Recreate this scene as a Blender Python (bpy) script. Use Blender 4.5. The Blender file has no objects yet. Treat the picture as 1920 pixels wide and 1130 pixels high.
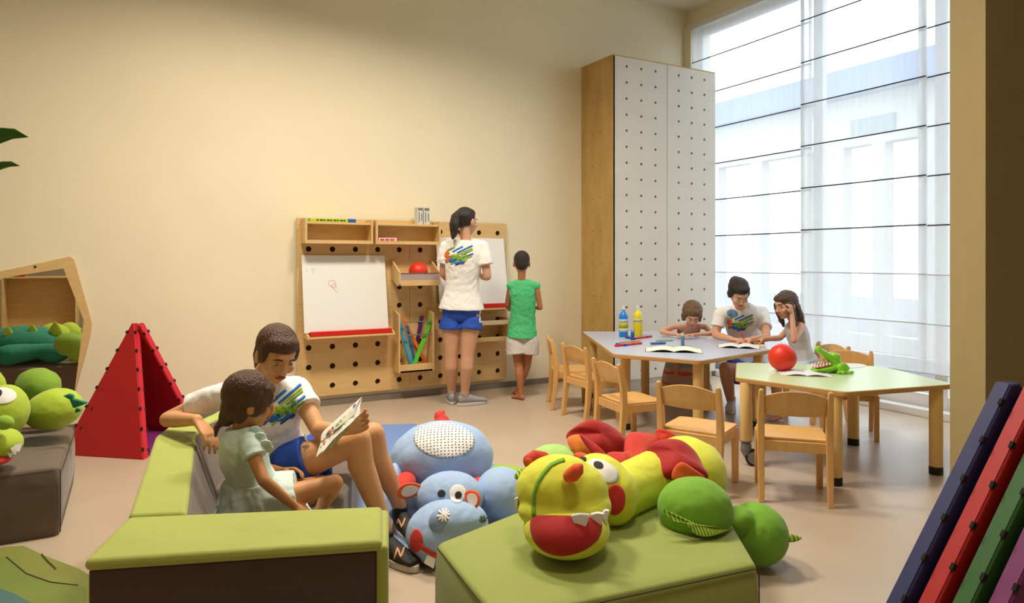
import bpy, bmesh, math, random
from mathutils import Vector as V, Matrix, noise, geometry
from mathutils.bvhtree import BVHTree
random.seed(7)
S = bpy.context.scene
COL = S.collection
PI = math.pi
SN, CS = math.sin(math.radians(29)), math.cos(math.radians(29))
HZ, F, EYE = 487.0, 1280.0, 1.25

# ------------------------------------------------------------------ camera, sky, lights, exposure
cd = bpy.data.cameras.new('camera'); cam = bpy.data.objects.new('camera', cd); COL.objects.link(cam)
cam.location = (0, 0, EYE); cam.rotation_euler = (PI/2, 0, -math.radians(29))
cd.lens = 24; cd.sensor_width = 36; cd.shift_y = -(565-HZ)/1920; cd.clip_start = .05; cd.clip_end = 200
S.camera = cam
S.view_settings.view_transform = 'Standard'; S.view_settings.look = 'None'
S.view_settings.gamma = 1; S.view_settings.use_curve_mapping = False
S.view_settings.exposure = 0.0
w = bpy.data.worlds.new('World'); S.world = w; w.use_nodes = True
bg = w.node_tree.nodes['Background']; bg.inputs[0].default_value = (.86, .93, 1, 1); bg.inputs[1].default_value = 4.6
def area(name, loc, rot, size, power, color, sy=None):
    l = bpy.data.lights.new(name, 'AREA'); l.energy = power; l.color = color; l.size = size; l.spread = math.radians(145)
    if sy: l.shape = 'RECTANGLE'; l.size_y = sy
    o = bpy.data.objects.new(name, l); COL.objects.link(o); o.location = loc; o.rotation_euler = rot
    return o
WARM = (1, .90, .74)
LAMPS = [(.65, 3.75, 84), (2.2, 3.6, 60), (1.2, .9, 24)]
for lx, ly, e in LAMPS:
    area('ceiling_lamp_light', (lx, ly, 4.02), (0, 0, 0), .55, e, WARM)

# ------------------------------------------------------------------ placing
def RD(r, D, z): return V((D*SN + r*CS, D*CS - r*SN, z))           # metres right of / ahead of the camera, height
def P(px, py, D): return RD(D*(px-960)/F, D, EYE - (py-HZ)*D/F)
def PZ(px, py, z): return P(px, py, (EYE-z)*F/(py-HZ))
def PY(px, py, Y):
    t = (px-960)/F; return P(px, py, Y/(CS - SN*t))
def DV(r, D, z=0):
    v = V((D*SN + r*CS, D*CS - r*SN, z)); return v.normalized()

# ------------------------------------------------------------------ materials
def lin(c):
    c = c/255.; return c/12.92 if c <= .04045 else ((c+.055)/1.055)**2.4
def rgb(t): return (lin(t[0]), lin(t[1]), lin(t[2]), 1)
MATS = {}
def mat(name, col, rough=.6, var=.0, vscale=8, bump=0, bscale=60, stretch=None, metal=0, spec=.5, sheen=0, col2=None, sss=0, coat=0):
    if name in MATS: return MATS[name]
    m = bpy.data.materials.new(name); m.use_nodes = True; nt = m.node_tree
    b = nt.nodes['Principled BSDF']; b.inputs['Base Color'].default_value = rgb(col)
    b.inputs['Roughness'].default_value = rough; b.inputs['Metallic'].default_value = metal
    b.inputs['Specular IOR Level'].default_value = spec
    if sheen: b.inputs['Sheen Weight'].default_value = sheen
    if coat: b.inputs['Coat Weight'].default_value = coat; b.inputs['Coat Roughness'].default_value = .15
    if sss:
        b.inputs['Subsurface Weight'].default_value = sss; b.inputs['Subsurface Radius'].default_value = (.02, .008, .004); b.inputs['Subsurface Scale'].default_value = 1
    tc = nt.nodes.new('ShaderNodeTexCoord'); mp = nt.nodes.new('ShaderNodeMapping')
    nt.links.new(tc.outputs['Object'], mp.inputs[0])
    if stretch: mp.inputs['Scale'].default_value = stretch
    if var or col2:
        n = nt.nodes.new('ShaderNodeTexNoise'); n.inputs['Scale'].default_value = vscale; n.inputs['Detail'].default_value = 5
        nt.links.new(mp.outputs[0], n.inputs[0])
        r = nt.nodes.new('ShaderNodeValToRGB'); r.color_ramp.elements[0].position = .3; r.color_ramp.elements[1].position = .7
        c = rgb(col)
        if col2: a, d = rgb(col2), c
        else: a = tuple(x*(1-var) for x in c[:3])+(1,); d = tuple(min(1, x*(1+var*.5)) for x in c[:3])+(1,)
        r.color_ramp.elements[0].color = a; r.color_ramp.elements[1].color = d
        nt.links.new(n.outputs[0], r.inputs[0]); nt.links.new(r.outputs[0], b.inputs['Base Color'])
    if bump:
        n2 = nt.nodes.new('ShaderNodeTexNoise'); n2.inputs['Scale'].default_value = bscale; n2.inputs['Detail'].default_value = 3
        nt.links.new(mp.outputs[0], n2.inputs[0])
        bp = nt.nodes.new('ShaderNodeBump'); bp.inputs['Strength'].default_value = bump; bp.inputs['Distance'].default_value = .02
        nt.links.new(n2.outputs[0], bp.inputs['Height']); nt.links.new(bp.outputs[0], b.inputs['Normal'])
    MATS[name] = m; return m

# ------------------------------------------------------------------ mesh collector
class MB:
    def __init__(s): s.v = []; s.f = []; s.m = []; s.cur = 0
    def add(s, vs, fs):
        o = len(s.v); s.v += [V(x) for x in vs]; s.f += [tuple(i+o for i in f) for f in fs]; s.m += [s.cur]*len(fs); return s
    def box(s, c, size, R=None):
        hx, hy, hz = size[0]/2, size[1]/2, size[2]/2
        vs = [V((x, y, z)) for x in (-hx, hx) for y in (-hy, hy) for z in (-hz, hz)]
        if R is not None: vs = [R @ p for p in vs]
        c = V(c)
        return s.add([p+c for p in vs], [(0,1,3,2),(4,6,7,5),(0,4,5,1),(2,3,7,6),(0,2,6,4),(1,5,7,3)])
    def lo(s, a, b):
        a, b = V(a), V(b); return s.box((a+b)/2, [abs(b[i]-a[i]) for i in range(3)])
    def rings(s, R, cap=True, close=False):
        n = len(R[0]); vs = [p for r in R for p in r]; fs = []
        for i in range(len(R)-1):
            for j in range(n): k = (j+1) % n; fs.append((i*n+j, i*n+k, (i+1)*n+k, (i+1)*n+j))
        if cap: fs.append(tuple(reversed(range(n)))); fs.append(tuple((len(R)-1)*n+j for j in range(n)))
        return s.add(vs, fs)
    def cyl(s, a, b, r1, r2=None, n=20):
        if r2 is None: r2 = r1
        a, b = V(a), V(b); x, y = perp((b-a).normalized())
        return s.rings([[p+(x*math.cos(2*PI*k/n)+y*math.sin(2*PI*k/n))*r for k in range(n)] for p, r in ((a, r1), (b, r2))])
    def rod(s, pts, rad, n=12, dome=True, sx=1., xd=None):      # round tube with domed ends through points
        pts = [V(p) for p in pts]; rad = rad if isinstance(rad, (list, tuple)) else [rad]*len(pts)
        R = []; m = len(pts); px_ = None
        for i, p in enumerate(pts):
            d = (pts[min(i+1, m-1)]-pts[max(i-1, 0)]).normalized()
            if px_ is None: x, y = (perp(d) if xd is None else axes(d, xd))
            else: x = (px_-d*px_.dot(d)).normalized(); y = d.cross(x)
            px_ = x; r = rad[i]
            ring = lambda o, q: [p+d*o+(x*math.cos(2*PI*k/n)*sx+y*math.sin(2*PI*k/n))*q for k in range(n)]
            if i == 0 and dome:
                for a in (80, 55, 28): R.append(ring(-r*math.sin(math.radians(a)), r*math.cos(math.radians(a))))
            R.append(ring(0, r))
            if i == m-1 and dome:
                for a in (28, 55, 80): R.append(ring(r*math.sin(math.radians(a)), r*math.cos(math.radians(a))))
        return s.rings(R)
    def loft(s, st, n=24, dome=0.):         # st: (centre, xdir, half x, half y) ; y = axis x xdir
        R = []; m = len(st); C = [V(q[0]) for q in st]
        for i, (c, xd, hx, hy) in enumerate(st):
            d = (C[min(i+1, m-1)]-C[max(i-1, 0)]).normalized(); x, y = axes(d, xd)
            ring = lambda o, q: [C[i]+d*o+x*math.cos(2*PI*k/n)*hx*q+y*math.sin(2*PI*k/n)*hy*q for k in range(n)]
            h = min(hx, hy)*dome
            if i == 0 and dome:
                for a in (80, 55, 28): R.append(ring(-h*math.sin(math.radians(a)), math.cos(math.radians(a))))
            R.append(ring(0, 1))
            if i == m-1 and dome:
                for a in (28, 55, 80): R.append(ring(h*math.sin(math.radians(a)), math.cos(math.radians(a))))
        return s.rings(R)
    def ell(s, c, r, X=None, U=None, n=28, m=16, fn=None):
        # ellipsoid: radii r=(x,y,z); X local x axis, U local z axis
        c = V(c); z = V(U).normalized() if U is not None else V((0,0,1))
        x = V(X) if X is not None else V((1,0,0)); x = (x-z*x.dot(z)).normalized(); y = z.cross(x)
        vs = []; fs = []
        for i in range(m+1):
            th = PI*i/m
            for j in range(n):
                ph = 2*PI*j/n
                q = V((math.sin(th)*math.cos(ph), math.sin(th)*math.sin(ph), math.cos(th)))
                k = fn(q) if fn else 1.
                vs.append(c+x*q.x*r[0]*k+y*q.y*r[1]*k+z*q.z*r[2]*k)
        o = len(vs)
        for i in range(m):
            for j in range(n):
                k = (j+1) % n; fs.append((i*n+j, (i+1)*n+j, (i+1)*n+k, i*n+k))
        return s.add(vs, fs)
    def prism(s, poly, z0, z1):
        n = len(poly); vs = [V((p[0], p[1], z0)) for p in poly]+[V((p[0], p[1], z1)) for p in poly]
        return s.add(vs, [tuple(reversed(range(n))), tuple(range(n, 2*n))]+[(j, (j+1) % n, n+(j+1) % n, n+j) for j in range(n)])
    def slab(s, pts, nrm, th):       # planar outline of 3-D points given thickness along nrm
        pts = [V(p) for p in pts]; nrm = V(nrm).normalized()*th; n = len(pts)
        return s.add(pts+[p+nrm for p in pts], [tuple(range(n)), tuple(reversed(range(n, 2*n)))]+[(j, n+j, n+(j+1) % n, (j+1) % n) for j in range(n)])
def perp(d):
    a = V((0,0,1)) if abs(d.z) < .9 else V((1,0,0)); x = a.cross(d).normalized(); return x, d.cross(x)
def axes(d, xd):
    x = V(xd); x = (x-d*x.dot(d)); x = x.normalized() if x.length > 1e-6 else perp(d)[0]; return x, d.cross(x)

PM = {}
def thing(name, loc, label, cat, group=None, rz=0):
    o = bpy.data.objects.new(name, None); COL.objects.link(o); o.location = loc; o.rotation_euler = (0, 0, rz)
    o.empty_display_size = .1
    tag(o, label, cat, group)
    PM[o.name] = (Matrix.Translation(V(loc)) @ Matrix.Rotation(rz, 4, 'Z')).inverted(); return o
def tag(o, label, cat, group=None):
    o['label'] = label; o['category'] = cat
    if group: o['group'] = group
    return o
def finish(me, mats, smooth):
    bm = bmesh.new(); bm.from_mesh(me); bmesh.ops.recalc_face_normals(bm, faces=bm.faces); bm.to_mesh(me); bm.free()
    for mm in mats: me.materials.append(mm)
    if smooth:
        for p in me.polygons: p.use_smooth = True
def obj(name, mb, m, parent=None, bevel=0, smooth=False, world=True, sub=0, local_to=None, merge=False, seg=2, angle=.6):
    me = bpy.data.meshes.new(name); me.from_pydata([tuple(v) for v in mb.v], [], mb.f)
    mats = m if isinstance(m, (list, tuple)) else [m]
    for i, p in enumerate(me.polygons): p.material_index = mb.m[i]
    if merge:
        bm = bmesh.new(); bm.from_mesh(me); bmesh.ops.remove_doubles(bm, verts=bm.verts, dist=1e-5); bm.to_mesh(me); bm.free()
    o = bpy.data.objects.new(name, me); COL.objects.link(o)
    finish(me, mats, smooth)
    place(o, parent, world)
    if bevel:
        b = o.modifiers.new('bevel', 'BEVEL'); b.width = bevel; b.segments = seg; b.limit_method = 'ANGLE'; b.angle_limit = angle
        for p in me.polygons: p.use_smooth = True
        b.harden_normals = False
        if not smooth:
            wn = o.modifiers.new('wn', 'WEIGHTED_NORMAL'); wn.keep_sharp = True
    if sub:
        q = o.modifiers.new('sub', 'SUBSURF'); q.levels = q.render_levels = sub
    return o
def place(o, parent, world=True):
    if parent is None: return
    if world: o.data.transform(root_inv(parent))
    o.parent = parent
def root_inv(p):
    while p.name not in PM and p.parent: p = p.parent
    return PM[p.name]
def root_mat(p): return root_inv(p).inverted()
def fuse(name, mb, m, parent=None, voxel=.006, it=4, wrinkle=0, wscale=.06, seed=0):
    """join overlapping closed shapes into ONE continuous surface"""
    me = bpy.data.meshes.new('tmp'); me.from_pydata([tuple(v) for v in mb.v], [], mb.f)
    bm = bmesh.new(); bm.from_mesh(me); bmesh.ops.recalc_face_normals(bm, faces=bm.faces); bm.to_mesh(me); bm.free()
    t = bpy.data.objects.new('tmp', me); COL.objects.link(t)
    r = t.modifiers.new('r', 'REMESH'); r.mode = 'VOXEL'; r.voxel_size = voxel
    if it:
        q = t.modifiers.new('s', 'SMOOTH'); q.factor = .5; q.iterations = it
    dg = bpy.context.evaluated_depsgraph_get(); dg.update()
    nm = bpy.data.meshes.new_from_object(t.evaluated_get(dg)); nm.name = name
    bpy.data.objects.remove(t); bpy.data.meshes.remove(me)
    if wrinkle:
        nm.update(); sd = V((seed*3.1, seed*1.7, seed*.9))
        nr = [v.normal.copy() for v in nm.vertices]
        for v, q in zip(nm.vertices, nr):
            p = v.co/wscale+sd
            v.co += q*wrinkle*(noise.noise(p+V((noise.noise(p*.5), 0, 0))*2)+.4*noise.noise(p*2.3))
    nm.materials.clear()
    mats = m if isinstance(m, (list, tuple)) else [m]
    for mm in mats: nm.materials.append(mm)
    for p in nm.polygons: p.use_smooth = True; p.material_index = 0
    o = bpy.data.objects.new(name, nm); COL.objects.link(o); o['_w'] = 1
    BV[o.name] = BVHTree.FromPolygons([v.co.copy() for v in nm.vertices], [tuple(p.vertices) for p in nm.polygons])
    place(o, parent, True); del o['_w']
    return o
BV = {}
def bvh_of(o):        # world-space tree of a mesh obj made with obj()
    M = root_mat(o) if o.parent or o.name in PM else Matrix.Identity(4)
    return BVHTree.FromPolygons([M @ v.co for v in o.data.vertices], [tuple(p.vertices) for p in o.data.polygons])
def decal(name, tree, o, d, up, outlines, m, parent, off=.002, rings=6, th=.0015, keep=False):
    """patches sewn/printed on a surface: 2-D outlines (x right, y up, metres) projected along d from o"""
    o, d = V(o), V(d).normalized(); up = V(up); y = (up-d*up.dot(d)).normalized(); x = d.cross(y)
    mb = MB(); hitd = [None]; miss = [0]
    def proj(p):
        q = o+x*p[0]+y*p[1]; h = tree.ray_cast(q-d*.0, d)
        if h[0] is None:
            miss[0] = 1; return q+d*(hitd[0] if hitd[0] is not None else .1), -d
        hitd[0] = (h[0]-q).length
        n = h[1] if h[1].dot(d) < 0 else -h[1]
        return h[0], n
    for oi, ol in enumerate(outlines):
        mi = 0
        if isinstance(ol, tuple) and isinstance(ol[0], int): mi, ol = ol
        mb.cur = mi
        if len(ol) and ol[0] == 'strip':       # ('strip', [pts], width)
            pts, wd = ol[1], ol[2]; dense = []; bad = set()
            for a, b in zip(pts, pts[1:]):
                nn = max(1, int(math.hypot(b[0]-a[0], b[1]-a[1])/.008))
                for k in range(nn): dense.append((a[0]+(b[0]-a[0])*k/nn, a[1]+(b[1]-a[1])*k/nn))
            dense.append(pts[-1]); L = []; n_ = len(dense)
            for i, p in enumerate(dense):
                a, b = dense[max(0, i-1)], dense[min(n_-1, i+1)]; tx, ty = b[0]-a[0], b[1]-a[1]; l = math.hypot(tx, ty) or 1
                nx, ny = -ty/l, tx/l
                miss[0] = 0
                for s_ in (-.5, 0, .5):
                    h, nr = proj((p[0]+nx*wd*s_, p[1]+ny*wd*s_)); L.append(h+nr*off)
                if miss[0]: bad.add(i)
            mb.add(L, [(3*i+j, 3*i+j+1, 3*i+j+4, 3*i+j+3) for i in range(n_-1) for j in (0, 1) if i not in bad and i+1 not in bad])
            continue
        if len(ol) < 20:
            for _ in (0, 1): ol = [q_ for a, b in zip(ol, list(ol[1:])+[ol[0]]) for q_ in ((a[0]*.75+b[0]*.25, a[1]*.75+b[1]*.25), (a[0]*.25+b[0]*.75, a[1]*.25+b[1]*.75))]
            dn = []
            for a, b in zip(ol, list(ol[1:])+[ol[0]]):
                nn = max(1, int(math.hypot(b[0]-a[0], b[1]-a[1])/.007))
                for q_ in range(nn): dn.append((a[0]+(b[0]-a[0])*q_/nn, a[1]+(b[1]-a[1])*q_/nn))
            ol = dn
        cx = sum(p[0] for p in ol)/len(ol); cy = sum(p[1] for p in ol)/len(ol); n_ = len(ol)
        miss[0] = 0; L = []; h, nr = proj((cx, cy)); L.append(h+nr*off)
        for k in range(1, rings+1):
            f = k/rings
            for p in ol:
                h, nr = proj((cx+(p[0]-cx)*f, cy+(p[1]-cy)*f)); L.append(h+nr*off)
        if miss[0] and not keep: continue
        fs = [(0, 1+j, 1+(j+1) % n_) for j in range(n_)]
        for k in range(rings-1):
            for j in range(n_):
                a = 1+k*n_+j; b = 1+k*n_+(j+1) % n_; fs.append((a, a+n_, b+n_, b))
        mb.add(L, fs)
    ob = obj(name, mb, m, parent, smooth=True)
    sm = ob.modifiers.new('t', 'SOLIDIFY'); sm.thickness = th; sm.offset = 0
    return ob
def oval(cx, cy, rx, ry, n=28, a=0):
    return [(cx+rx*math.cos(2*PI*k/n)*math.cos(a)-ry*math.sin(2*PI*k/n)*math.sin(a), cy+rx*math.cos(2*PI*k/n)*math.sin(a)+ry*math.sin(2*PI*k/n)*math.cos(a)) for k in range(n)]
def struct(o): o['kind'] = 'structure'; return o
def copy_thing(t, label=None, loc=None, rz=None):
    r = t.copy(); COL.objects.link(r); PM[r.name] = PM[t.name]
    if label: r['label'] = label
    if loc is not None: r.location = loc
    if rz is not None: r.rotation_euler = (0, 0, rz)
    for ch in list(t.children):
        c = ch.copy(); COL.objects.link(c); c.parent = r
        for g in ch.children:
            d = g.copy(); COL.objects.link(d); d.parent = c
    return r
def round_poly(poly, rad, n=5):
    out = []; m = len(poly)
    for i in range(m):
        p, a, b = V(poly[i][:2]), V(poly[i-1][:2]), V(poly[(i+1) % m][:2])
        u = (a-p).normalized(); v = (b-p).normalized(); ang = u.angle(v); t = min(rad/math.tan(ang/2), (a-p).length*.45, (b-p).length*.45)
        q0, q1 = p+u*t, p+v*t
        for k in range(n+1):
            s = k/n; out.append((q0*(1-s)**2+p*2*s*(1-s)+q1*s*s))
    return out
def perf(mb, o, ux, uz, un, w, h, cols, rows, r, th, n=12):
    """board with real round holes. o lower left corner, cols / rows = hole positions, th thickness along -un"""
    o, ux, uz, un = V(o), V(ux), V(uz), V(un)
    def edges(p, L):
        e = [0]
        for a, b in zip(p, p[1:]): e.append((a+b)/2)
        e[0] = 0; e.append(L); return e
    ex = edges(cols, w); ez = edges(rows, h)
    for i, cx in enumerate(cols):
        for j, cz in enumerate(rows):
            x0, x1, z0, z1 = ex[i], ex[i+1], ez[j], ez[j+1]
            ci = []; sq = []
            for k in range(n):
                a = 2*PI*k/n+PI/4; c, s = math.cos(a), math.sin(a); ci.append((cx+r*c, cz+r*s))
                tx = ((x1-cx)/c if c > 1e-6 else (x0-cx)/c if c < -1e-6 else 1e9); tz = ((z1-cz)/s if s > 1e-6 else (z0-cz)/s if s < -1e-6 else 1e9)
                sq.append((c, s, tx, tz))
            corners = [(x1, z1), (x0, z1), (x0, z0), (x1, z0)]
            out = []
            q = n//4
            for k in range(n):
                s_ = k//q; f = (k % q)/q; A = corners[s_]; B = corners[(s_+1) % 4]; out.append((A[0]+(B[0]-A[0])*f, A[1]+(B[1]-A[1])*f))
            W = lambda p, d: o+ux*p[0]+uz*p[1]-un*d
            vs = [W(p, 0) for p in ci]+[W(p, 0) for p in out]+[W(p, th) for p in ci]
            fs = [(k, n+k, n+(k+1) % n, (k+1) % n) for k in range(n)]+[(k, (k+1) % n, 2*n+(k+1) % n, 2*n+k) for k in range(n)]
            mb.add(vs, fs)
    a, b, c, d = o, o+ux*w, o+ux*w+uz*h, o+uz*h; t = -un*th
    mb.add([a, b, c, d, a+t, b+t, c+t, d+t], [(0,1,5,4),(1,2,6,5),(2,3,7,6),(3,0,4,7)])
    return mb
# ------------------------------------------------------------------ palette
M_wall = mat('cream_paint', (240, 229, 200), .85, var=.03, vscale=1.5, bump=.05, bscale=120)
M_ceil = mat('ceiling_paint', (236, 230, 210), .9, var=.02)
M_floor = mat('beige_vinyl_floor', (188, 170, 150), .32, var=.05, vscale=3, bump=.02, bscale=200, spec=.45)
M_skirt = mat('grey_skirting', (128, 118, 108), .6, var=.05)
M_birch = mat('birch_plywood', (222, 186, 128), .5, var=.10, vscale=6, stretch=(1, 1, 7), bump=.03, bscale=30)
M_birchh = mat('birch_plywood_flat', (224, 188, 130), .5, var=.10, vscale=6, stretch=(1, 7, 7), bump=.03, bscale=30)
M_beech = mat('beech_wood', (222, 174, 108), .42, var=.10, vscale=7, stretch=(4, 4, 1), bump=.02, bscale=40)
M_edge = mat('plywood_edge', (176, 128, 70), .6, var=.2, vscale=20, stretch=(1, 1, 30))
M_cab = mat('pale_laminate_door', (220, 212, 198), .5, var=.03, vscale=2)
M_cabs = mat('cabinet_side_plywood', (196, 160, 96), .55, var=.16, vscale=5, stretch=(2, 2, .6), bump=.03)
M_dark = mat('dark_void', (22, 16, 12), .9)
M_white = mat('white_plastic', (236, 236, 236), .4)
M_paper = mat('white_paper', (243, 243, 240), .75)
M_red = mat('red_plastic', (205, 32, 20), .4)
M_black = mat('black_rubber', (20, 19, 20), .6, bump=.05)
M_steel = mat('brushed_steel', (180, 180, 182), .35, metal=1)

# ------------------------------------------------------------------ room shell
XW, YB, ZC = 5.62, 5.9, 4.10           # window wall, back wall, ceiling
XL, YF = -3.2, -3.4
def sbox(name, a, b, m, par=None, kind=True):
    o = obj(name, MB().lo(a, b), m, par)
    if kind: struct(o)
    return o
sbox('floor', (XL-.2, YF-.2, -.1), (XW+.1, YB+.2, 0), M_floor)
sbox('wall_back', (XL-.2, YB, 0), (XW+.3, YB+.2, ZC+.1), M_wall)
sbox('wall_left', (XL-.2, YF, 0), (XL, YB, ZC), M_wall)
sbox('wall_front', (XL-.2, YF-.2, 0), (XW+.3, YF, ZC), M_wall)
sbox('ceiling', (XL-.2, YF-.2, ZC), (XW+.3, YB+.2, ZC+.15), M_ceil)
wr = MB(); wr.lo((XW-.06, 1.7, 3.86), (XW+.2, YB, ZC)); wr.lo((XW-.06, YF, 0), (XW+.2, 1.7, ZC)); wr.lo((XW-.1, YB-.12, 0), (XW+.2, YB, 3.9))
struct(obj('wall_right', wr, M_wall))
# pillar and wall stub on the right of the picture
pl = RD(.6414*3.4, 3.4, 0)
pc = [RD(3.4*.6414, 3.4, 0), RD(3.02*.6937, 3.02, 0)]
e_in = (pc[1]-pc[0])
pout = V((1, 0, 0))
M_pil = mat('shade_toned_pillar', (168, 150, 106), .8, var=.03)  # cream paint with the shade and vignette put into its colour
mb = MB(); mb.prism([pc[0], pc[1], pc[1]+V((1.9, .22, 0)), pc[0]+V((1.7, .2, 0))], 0, ZC)
struct(obj('wall_right_pillar', mb, M_pil))
for nm, a, b in (('baseboard_back', (XL, YB-.015, 0), (XW-.1, YB, .055)),):
    sbox(nm, a, b, M_skirt)

# ceiling lamps (fixtures)
for i, (lx, ly, e) in enumerate(LAMPS):
    t = thing('ceiling_lamp', (lx, ly, 4.02), ['round recessed ceiling lamp above the left whiteboard', 'round recessed ceiling lamp above the standing woman', 'round recessed ceiling lamp nearest the camera'][i], 'lamp', 'ceiling lamps out of the picture')
    mb = MB(); n = 32
    ring = lambda r, z: [V((lx+r*math.cos(2*PI*k/n), ly+r*math.sin(2*PI*k/n), z)) for k in range(n)]
    mb.rings([ring(.33, 4.10), ring(.33, 4.03), ring(.30, 4.03), ring(.30, 4.08)], cap=False)
    obj('lamp_ring', mb, M_white, t)
# ------------------------------------------------------------------ window wall
def glassmat():
    m = bpy.data.materials.new('window_glass'); m.use_nodes = True; nt = m.node_tree; nt.nodes.clear()
    o = nt.nodes.new('ShaderNodeOutputMaterial'); t = nt.nodes.new('ShaderNodeBsdfTransparent'); g = nt.nodes.new('ShaderNodeBsdfGlossy'); x = nt.nodes.new('ShaderNodeMixShader')
    t.inputs[0].default_value = (.93, .96, .97, 1); g.inputs['Roughness'].default_value = .02; x.inputs[0].default_value = .06
    nt.links.new(t.outputs[0], x.inputs[1]); nt.links.new(g.outputs[0], x.inputs[2]); nt.links.new(x.outputs[0], o.inputs[0]); return m
M_glass = glassmat()
def sheer(name, tr, dens=.0):
    m = bpy.data.materials.new(name); m.use_nodes = True; nt = m.node_tree; nt.nodes.clear()
    o = nt.nodes.new('ShaderNodeOutputMaterial'); t = nt.nodes.new('ShaderNodeBsdfTransparent'); d = nt.nodes.new('ShaderNodeBsdfTranslucent'); f = nt.nodes.new('ShaderNodeBsdfDiffuse')
    t.inputs[0].default_value = (1, 1, 1, 1); d.inputs[0].default_value = (.92, .94, .97, 1); f.inputs[0].default_value = (.88, .89, .90, 1)
    a = nt.nodes.new('ShaderNodeMixShader'); a.inputs[0].default_value = .45; b = nt.nodes.new('ShaderNodeMixShader')
    nt.links.new(d.outputs[0], a.inputs[1]); nt.links.new(f.outputs[0], a.inputs[2])
    tc = nt.nodes.new('ShaderNodeTexCoord'); mp = nt.nodes.new('ShaderNodeMapping'); mp.inputs['Scale'].default_value = (9, 9, .25)
    n = nt.nodes.new('ShaderNodeTexNoise'); n.inputs['Scale'].default_value = 3; nt.links.new(tc.outputs['Object'], mp.inputs[0]); nt.links.new(mp.outputs[0], n.inputs[0])
    mr = nt.nodes.new('ShaderNodeMapRange'); mr.inputs['To Min'].default_value = 1-tr-.06; mr.inputs['To Max'].default_value = 1-tr+.06
    nt.links.new(n.outputs[0], mr.inputs[0]); nt.links.new(mr.outputs[0], b.inputs[0])
    nt.links.new(t.outputs[0], b.inputs[1]); nt.links.new(a.outputs[0], b.inputs[2]); nt.links.new(b.outputs[0], o.inputs[0]); return m
M_sheer = sheer('sheer_white_fabric', .40)
M_frame = mat('white_window_frame', (225, 226, 228), .4)
M_rod = mat('dark_blind_rod', (30, 30, 34), .5)
M_rodp = mat('pale_blurred_rod', (205, 208, 214), .6)  # same dark rods low down, paled in the colour to look blurred out
YS = [5.76, 4.22, 3.10, 1.72]
XG = 5.66
for i in range(3):
    y1, y0 = YS[i], YS[i+1]
    t = thing('window_%d' % (i+1), (XG, (y0+y1)/2, 0), '', ''); del t['label']; del t['category']; t['kind'] = 'structure'
    mb = MB(); fw = .05
    mb.lo((XG-.03, y0, .02), (XG+.03, y0+fw, 3.86)); mb.lo((XG-.03, y1-fw, .02), (XG+.03, y1, 3.86))
    mb.lo((XG-.03, y0+fw, .02), (XG+.03, y1-fw, .16)); mb.lo((XG-.03, y0+fw, 3.78), (XG+.03, y1-fw, 3.86))
    mb.lo((XG-.025, y0+fw, .40), (XG+.025, y1-fw, .44))
    obj('window_frame', mb, M_frame, t, bevel=.003)
    obj('pane', MB().lo((XG-.004, y0+fw, .44), (XG+.004, y1-fw, 3.78)), M_glass, t)
    obj('pane', MB().lo((XG-.004, y0+fw, .16), (XG+.004, y1-fw, .40)), M_glass, t)
struct(obj('trim_1', MB().lo((XW-.13, 1.7, 0), (XW-.02, YB-.1, .06)), M_frame, bevel=.004))
# roman blinds: panels of sheer cloth between rods
ZR = [.34, .73, 1.12, 1.51, 1.90, 2.29, 2.68, 3.07, 3.46, 3.84]
blinds = [(5.74, 4.19, 5.50, 'first sheer white roman blind, beside the tall pegboard cabinet', 0),
          (4.27, 3.12, 5.46, 'middle sheer white roman blind, behind the green-topped table', .018),
          (3.20, 1.75, 5.50, 'sheer white roman blind nearest the pillar, mostly hidden by it', .012)]
for (y1, y0, x, lab, dz) in blinds:
    t = thing('roman_blind', (x, (y0+y1)/2, 3.84), lab, 'blind', None)
    for k in range(len(ZR)-1):
        z0, z1 = ZR[k]+dz, ZR[k+1]+dz; mb = MB(); nv, nz = 26, 5; vs = []
        for j in range(nz):
            f = j/(nz-1)
            for i in range(nv):
                u = i/(nv-1); bulge = -.012*math.sin(PI*f)+.004*noise.noise(V((u*9, z0*3+f, x)))
                vs.append(V((x+bulge, y0+(y1-y0)*u, z0+(z1-z0)*f)))
        mb.add(vs, [(j*nv+i, j*nv+i+1, (j+1)*nv+i+1, (j+1)*nv+i) for j in range(nz-1) for i in range(nv-1)])
        obj('fabric_panel', mb, M_sheer, t, smooth=True)
    for k, z in enumerate(ZR[:-1]):
        mb = MB(); mb.rod([(x-.006, y0, z+dz), (x-.006, (y0+y1)/2, z+dz-.002), (x-.006, y1, z+dz)], .0055 if k > 2 else .0045, n=8, dome=False)
        obj('rod', mb, M_rod if k > 2 else M_rodp, t)
    mb = MB(); mb.lo((x-.02, y0, 3.84+dz-.01), (x+.02, y1, 3.88)); obj('head_rail', mb, M_frame, t)
    mb = MB()
    for yy in (y0+.012, y1-.012): mb.lo((x-.004, yy-.018, .35), (x+.001, yy+.018, 3.83))
    obj('side_hem', mb, M_sheer, t)
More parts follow.
